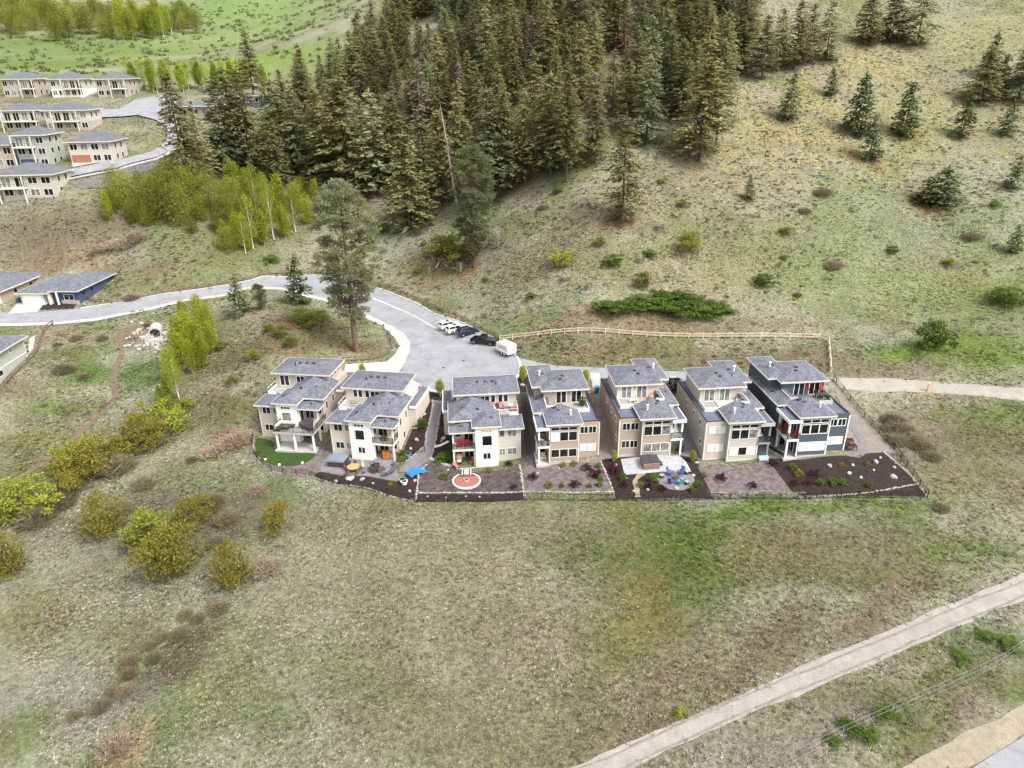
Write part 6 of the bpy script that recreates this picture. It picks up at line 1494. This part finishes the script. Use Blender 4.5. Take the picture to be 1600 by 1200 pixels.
for i in range(110):
    px, py = rng.choice([rng.uniform(820, 1600), rng.uniform(0, 1600)]), rng.choice([rng.uniform(535, 590), rng.uniform(790, 1190)])
    q = at(px, py); r = rng.uniform(.05, .12)
    if any(pip(np.array([q.x]), np.array([q.y]), [tuple(v) for v in P_])[0] for P_ in BUILT): continue
    b.ball((q.x, q.y, q.z + r * .5), (r * 1.2, r, r * .7), 5, 4, .2)
tag(b.build('field_stones', M_rock), 'small pale stones scattered over the slopes', 'stones', kind='stuff')
# yellow balsamroot on the upper meadow
n = 2600; px = rng.normal(1280, 130, n); ok = (px > 1010); P_, D_ = [], []
for a, b_ in zip(px[ok][:900], rng.normal(170, 70, ok.sum())[:900]):
    if b_ < 8 or b_ > 300: continue
    q = at(a, b_)
    if fbm(np.array([q.x]), np.array([q.y]), 9, 80, 2)[0] < .5: continue
    for _ in range(3): P_.append((q.x + rng.normal() * .3, q.y + rng.normal() * .3, q.z + rng.uniform(.25, .5))); D_.append(rng.normal(size=3))
P_ = np.array(P_); fl = cards('wild_flowers', P_, D_, np.tile((0, -.5, 1.), (len(P_), 1)) + rng.normal(size=(len(P_), 3)) * .3, np.full(len(P_), .42), np.full(len(P_), .36), leaf_mat('petals_yellow', (.55, .42, .02), (.7, .55, .05), .05, .2))
tag(link('wild_flowers', fl), 'yellow wildflowers dotted over the upper meadow', 'flowers', kind='stuff')

# ------------------------------------------------------------------ neighbourhood on the left
sheet('road', at2([(70,278),(100,270),(180,255),(238,239),(262,220),(262,203),(245,190),(216,182),(150,186),(60,190),(-30,192),(-30,178),(60,177),(190,172),(250,180),(276,190),(284,210),(276,230),(246,248),(184,265),(100,281),(72,288)]), .5, M_asph, 1.6)
sheet('parking_area', at2([(150,186),(190,171),(212,158),(262,150),(268,166),(244,180),(216,182)]), .55, M_asph, 2)
sheet('rock_bank', at2([(106,286),(184,268),(248,251),(274,240),(276,250),(232,268),(180,292),(130,296)]), .12, mat('bank_rock', G_(150,142,138), .95, .15, .6, fine=(2.5, .35), bump=.5), 3)
sheet('driveway', at2([(114,262),(112,251),(150,246),(152,255)]), .2, M_conc, 3)
strip('kerb', at2([(70,290),(100,282.5),(184,266.5),(246,249.5),(277,231)]), 1.2, .05, .35, M_kerb, 3)
def villa(px, py, w_, d_, h, rz, wall, label, rows, cols, roofm=None, garage=None, balcony=None, low=None, pitch=.42, eave=.8, trim=M_trim, side=True, glass=M_glass):
    p = at(px, py); root = tag(empty('house', (p.x, p.y, p.z - .1), rz), label, 'house', None)
    P = lambda n, m_, f: part(root, False, n, m_, f)
    P('wall', wall, lambda b: b.box(-w_ / 2, w_ / 2, 0, d_, -3, h))
    if low: P('wall', low, lambda b: b.box(-w_ / 2 - .05, w_ / 2 + .05, -.05, d_, -3, h / rows * .95))
    fascia_hip(root, False, -w_ / 2 - eave, w_ / 2 + eave, -eave, d_ + eave, h + .15, pitch, None, roofm or M_rooftile2, M_fasc, .25)
    P('roof_vent', M_char, lambda b: b.box(-.3, .3, d_ * .25, d_ * .25 + .5, h + .6, h + 1.5))
    fh = h / rows; bw = w_ / cols
    for r in range(rows):
        for c in range(cols):
            x0 = -w_ / 2 + c * bw + bw * .18; x1 = x0 + bw * .64; z0 = r * fh + fh * .3; z1 = r * fh + fh * .8
            if garage and r == 0 and garage[0] <= c < garage[1]: continue
            if balcony and r == balcony[0] and balcony[1] <= c < balcony[2]: z0 = r * fh + .1
            window(root, False, 'f', -.05 if (low and r == 0) else 0, x0, x1, z0, z1, 2, random.choice([glass, glass, M_glass2]), trim, fw=.12)
    if garage:
        x0, x1 = -w_ / 2 + garage[0] * bw + .4, -w_ / 2 + garage[1] * bw - .4
        P('garage_door', garage[2], lambda b: b.box(x0, x1, -.12, .1, 0, 2.4))
    if balcony:
        r = balcony[0]; x0, x1 = -w_ / 2 + balcony[1] * bw, -w_ / 2 + balcony[2] * bw
        P('balcony', trim, lambda b: b.box(x0, x1, -1.8, .0, r * fh - .3, r * fh)); railing(root, False, [(x0 + .1, -.1), (x0 + .1, -1.75), (x1 - .1, -1.75), (x1 - .1, -.1)], r * fh, 1.0, step=2.0)
        for x in (x0 + .1, x1 - .1): P('column', trim, lambda b: b.box(x - .12, x + .12, -1.75, -1.5, -1, h - .2))
    if side:
        for r in range(rows):
            for y in (d_ * .25, d_ * .6): window(root, False, 'r', w_ / 2, y, y + 1.1, r * fh + fh * .35, r * fh + fh * .8, 1, glass, trim)
    return root
villa(48, 310, 13.5, 10, 6.0, R(2), M_greige, 'beige two-storey house on the bank top above the bare slope', 2, 4, balcony=(1, 0, 2))
villa(57, 262, 8.2, 9, 8.6, R(2), M_sage, 'tall narrow three-storey house with navy garage in the far neighbourhood', 3, 3, garage=(0, 2, M_navy), balcony=(2, 0, 2))
villa(146, 255, 11.5, 10, 5.8, R(4), M_beige, 'white-and-brown house with rust garage beside the red car', 2, 4, garage=(0, 2, M_brick))
villa(2, 264, 9, 9, 6.4, R(2), M_taupe, 'taupe house cut off beside the tall narrow house', 2, 3)
villa(38, 204, 11, 9, 6.2, R(2), M_greige, 'grey two-storey house below the far upper road', 2, 4, low=M_taupe, balcony=(1, 0, 4))
villa(109, 204, 13.5, 9, 6.2, R(2), M_beige, 'pale two-storey house with dark window bays below the far upper road', 2, 5, low=M_taupe, balcony=(1, 1, 4))
villa(34, 152, 12.5, 10, 6.4, R(0), M_taupe, 'taupe hip-roofed house at the left of the upper terrace row', 2, 5, balcony=(1, 3, 5))
villa(108, 152, 12, 10, 6.4, R(0), M_beige, 'white two-tone house in the middle of the upper terrace row', 2, 5, balcony=(1, 2, 5), low=M_white)
villa(178, 152, 11.5, 10, 6.4, R(0), M_taupe, 'dark-balconied house at the right end of the upper terrace row', 2, 4, balcony=(1, 2, 4))
villa(296, 182, 16, 9, 3.3, R(-6), M_taupe, 'low grey-roofed bungalow behind the tall ragged fir', 1, 4, M_memb, pitch=.12, eave=1.2)
villa(377, 164, 15, 9, 3.2, R(-4), M_navy, 'low flat-roofed bungalow at the edge of the aspen row', 1, 4, M_memb, pitch=.1, eave=1.2)
# navy bungalow
p = at(78, 477); B = tag(empty('house', (p.x, p.y, p.z), R(-4)), 'single-storey navy bungalow with white garage door by the left road', 'house')
PB = lambda n, m_, f: part(B, False, n, m_, f)
PB('wall', M_navy, lambda b: b.box(-1, 6.2, 1.2, 15, -2, 3.1)); PB('wall', M_trim, lambda b: b.box(-6.2, -1, 0, 14, -2, 2.9))
PB('garage_door', M_white, lambda b: b.box(-5.7, -1.6, -.08, .05, 0, 2.3)); PB('porch_wall', M_trim, lambda b: b.box(-.2, .2, .2, 1.2, 0, 3)); PB('front_door', M_char, lambda b: b.box(.4, 1.4, 1.12, 1.25, 0, 2.2)); PB('column', M_white, lambda b: b.box(1.8, 2.1, .2, .5, 0, 2.9))
window(B, False, 'f', 1.2, 3.0, 5.2, .9, 2.2, 2, M_glass, M_white); PB('stone_skirt', M_taupe, lambda b: b.box(2.2, 6.25, 1.1, 1.3, -1, .8))
fascia_hip(B, False, -7.0, .5, -.8, 14.6, 2.95, .36, 'y', M_roof, M_fasc); fascia_hip(B, False, -1.6, 7.0, .3, 15.8, 3.15, .36, 'y', M_roof, M_fasc)
for y in (3, 6): window(B, False, 'r', 6.2, y, y + .9, 1.6, 2.2, 1, M_glass, M_navy)
PB('roof_vent', M_char, lambda b: b.box(2.4, 2.8, 7, 7.4, 3.9, 4.5))
B = villa(-26, 474, 10, 15, 3.0, R(-4), M_tan, 'tan bungalow cut off beside the navy bungalow', 1, 3, M_roof, garage=(1, 3, M_white), pitch=.28)
t = Thing('recycling_bin', gp(30, 473), 'dark blue bin beside the white garage door of the navy bungalow', 'bin'); t.p('body', M_navy, lambda b: b.box(-.35, .35, -.35, .35, 0, 1.0)); t.p('lid', M_blue, lambda b: b.box(-.38, .38, -.4, .4, 1.0, 1.08))
# sage house seen from its side
a_, b_ = at(44, 560), at(-25, 640); an = math.atan2(a_.y - b_.y, a_.x - b_.x) - math.pi / 2
S = tag(empty('house', (a_.x, a_.y, a_.z - .3), an), 'sage-sided house seen along its long side wall below the left road', 'house')
PS = lambda n, m_, f: part(S, False, n, m_, f)
PS('wall', M_sage, lambda b: b.box(-11, 0, -17, 0, -3, 4.6)); PS('band', M_trim, lambda b: b.box(-.02, .06, -17, 0, 1.5, 1.75)); PS('corner_trim', M_trim, lambda b: b.box(-.1, .06, -.1, .06, -1, 4.4))
fascia_hip(S, False, -11.8, .8, -17.8, .8, 4.7, .3, 'y', M_roof, M_fasc)
for y in (-9, -13): window(S, False, 'r', 0, y, y + 1.2, .3, 1.3, 1, M_glass, M_white)
window(S, False, 'r', 0, -4.5, -4.1, 3.2, 3.9, 1, M_glass, M_white)
t = Thing('covered_grill', gp(9, 592), 'dark red covered grill on the terrace of the sage house', 'grill'); t.p('cover', mat('maroon', (.22, .02, .03), .7, .1), lambda b: b.add([(-.7, -.4, 0), (.7, -.4, 0), (.7, .4, 0), (-.7, .4, 0), (-.55, -.3, 1.1), (.55, -.3, 1.1), (.55, .3, 1.1), (-.55, .3, 1.1)], [(4, 5, 6, 7), (0, 1, 5, 4), (1, 2, 6, 5), (2, 3, 7, 6), (3, 0, 4, 7)])); t.p('base', M_char, lambda b: b.box(-.6, .6, -.35, .35, -.1, .05))
sheet('garden_path', at2([(46,530),(56,524),(52,545),(44,556)]), .08, M_conc, 1.5)
sheet('side_yard', at2([(-30,640),(0,612),(22,586),(44,564),(46,556),(20,576),(-30,625)]), .05, M_gravel, 1.5)

# sagebrush and forbs too small and many to count
def brush(name, n, x0, x1, y0, y1, size, mt, label, seed, thr):
    x = rng.uniform(x0, x1, n); y = rng.uniform(y0, y1, n); ok = (np.abs(x) < y * .78 + 8) & (fbm(x, y, 9, seed, 3) > thr)
    for p in BUILT + [pl_]:
        k = np.nonzero(ok)[0]; ok[k[pip(x[k], y[k], [tuple(v) for v in p])]] = False
    x, y = x[ok], y[ok]; z = T(x, y); r = size * rng.uniform(.5, 1.3, len(x)); m_ = 16
    U = unit(len(x) * m_); U[:, 2] = np.abs(U[:, 2]) * .8; rr = np.repeat(r, m_)
    P = np.repeat(np.stack([x, y, z], 1), m_, 0) + U * (rr * rng.uniform(.4, 1, len(rr)))[:, None]
    me = cards(name, P, U + rng.normal(size=U.shape) * .5, rng.normal(size=U.shape), rr * .7, rr * .4, mt, np.repeat(rng.random(len(x)), m_) * .6 + rng.random(len(rr)) * .4)
    tag(link(name, me), label, 'brush', kind='stuff')
L_sage = leaf_mat('leaves_sage', lin(120, 124, 96, .62), lin(178, 178, 152, .62), .1, .4)
L_forb = leaf_mat('leaves_forb', lin(88, 106, 46, .62), lin(148, 158, 84, .62), .1, .4)
brush('sagebrush', 5200, -110, 150, 112, 260, .55, L_sage, 'pale sagebrush tufts over the hillside and banks', 90, .5)
brush('hill_forbs', 5200, -110, 150, 112, 260, .5, L_forb, 'green leafy forbs over the hillside and banks', 95, .52)
brush('field_forbs', 5200, -80, 80, 42, 95, .22, L_forb, 'small green weeds among the near field grass', 98, .5)
brush('field_scrub', 2600, -420, -40, 300, 680, 1.7, L_forb, 'scrubby bushes dotted over the far green fields', 91, .5)
brush('field_scrub', 1600, -420, -40, 300, 680, 1.6, L_sage, 'pale scrub dotted over the far green fields', 97, .53)
for px, py in ((724, 564), (693, 575), (600, 520)):
    p = at(px, py); o = tag(empty('manhole', (p.x, p.y, p.z + .05)), 'dark round manhole cover in the cul-de-sac asphalt', 'manhole', 'manhole covers in the cul-de-sac')
    MB().cyl((0, 0, -.05), (0, 0, .02), .42, .42, 16).build('frame', M_conc, o); MB().cyl((0, 0, -.05), (0, 0, .03), .33, .33, 16).build('cover', M_char, o)
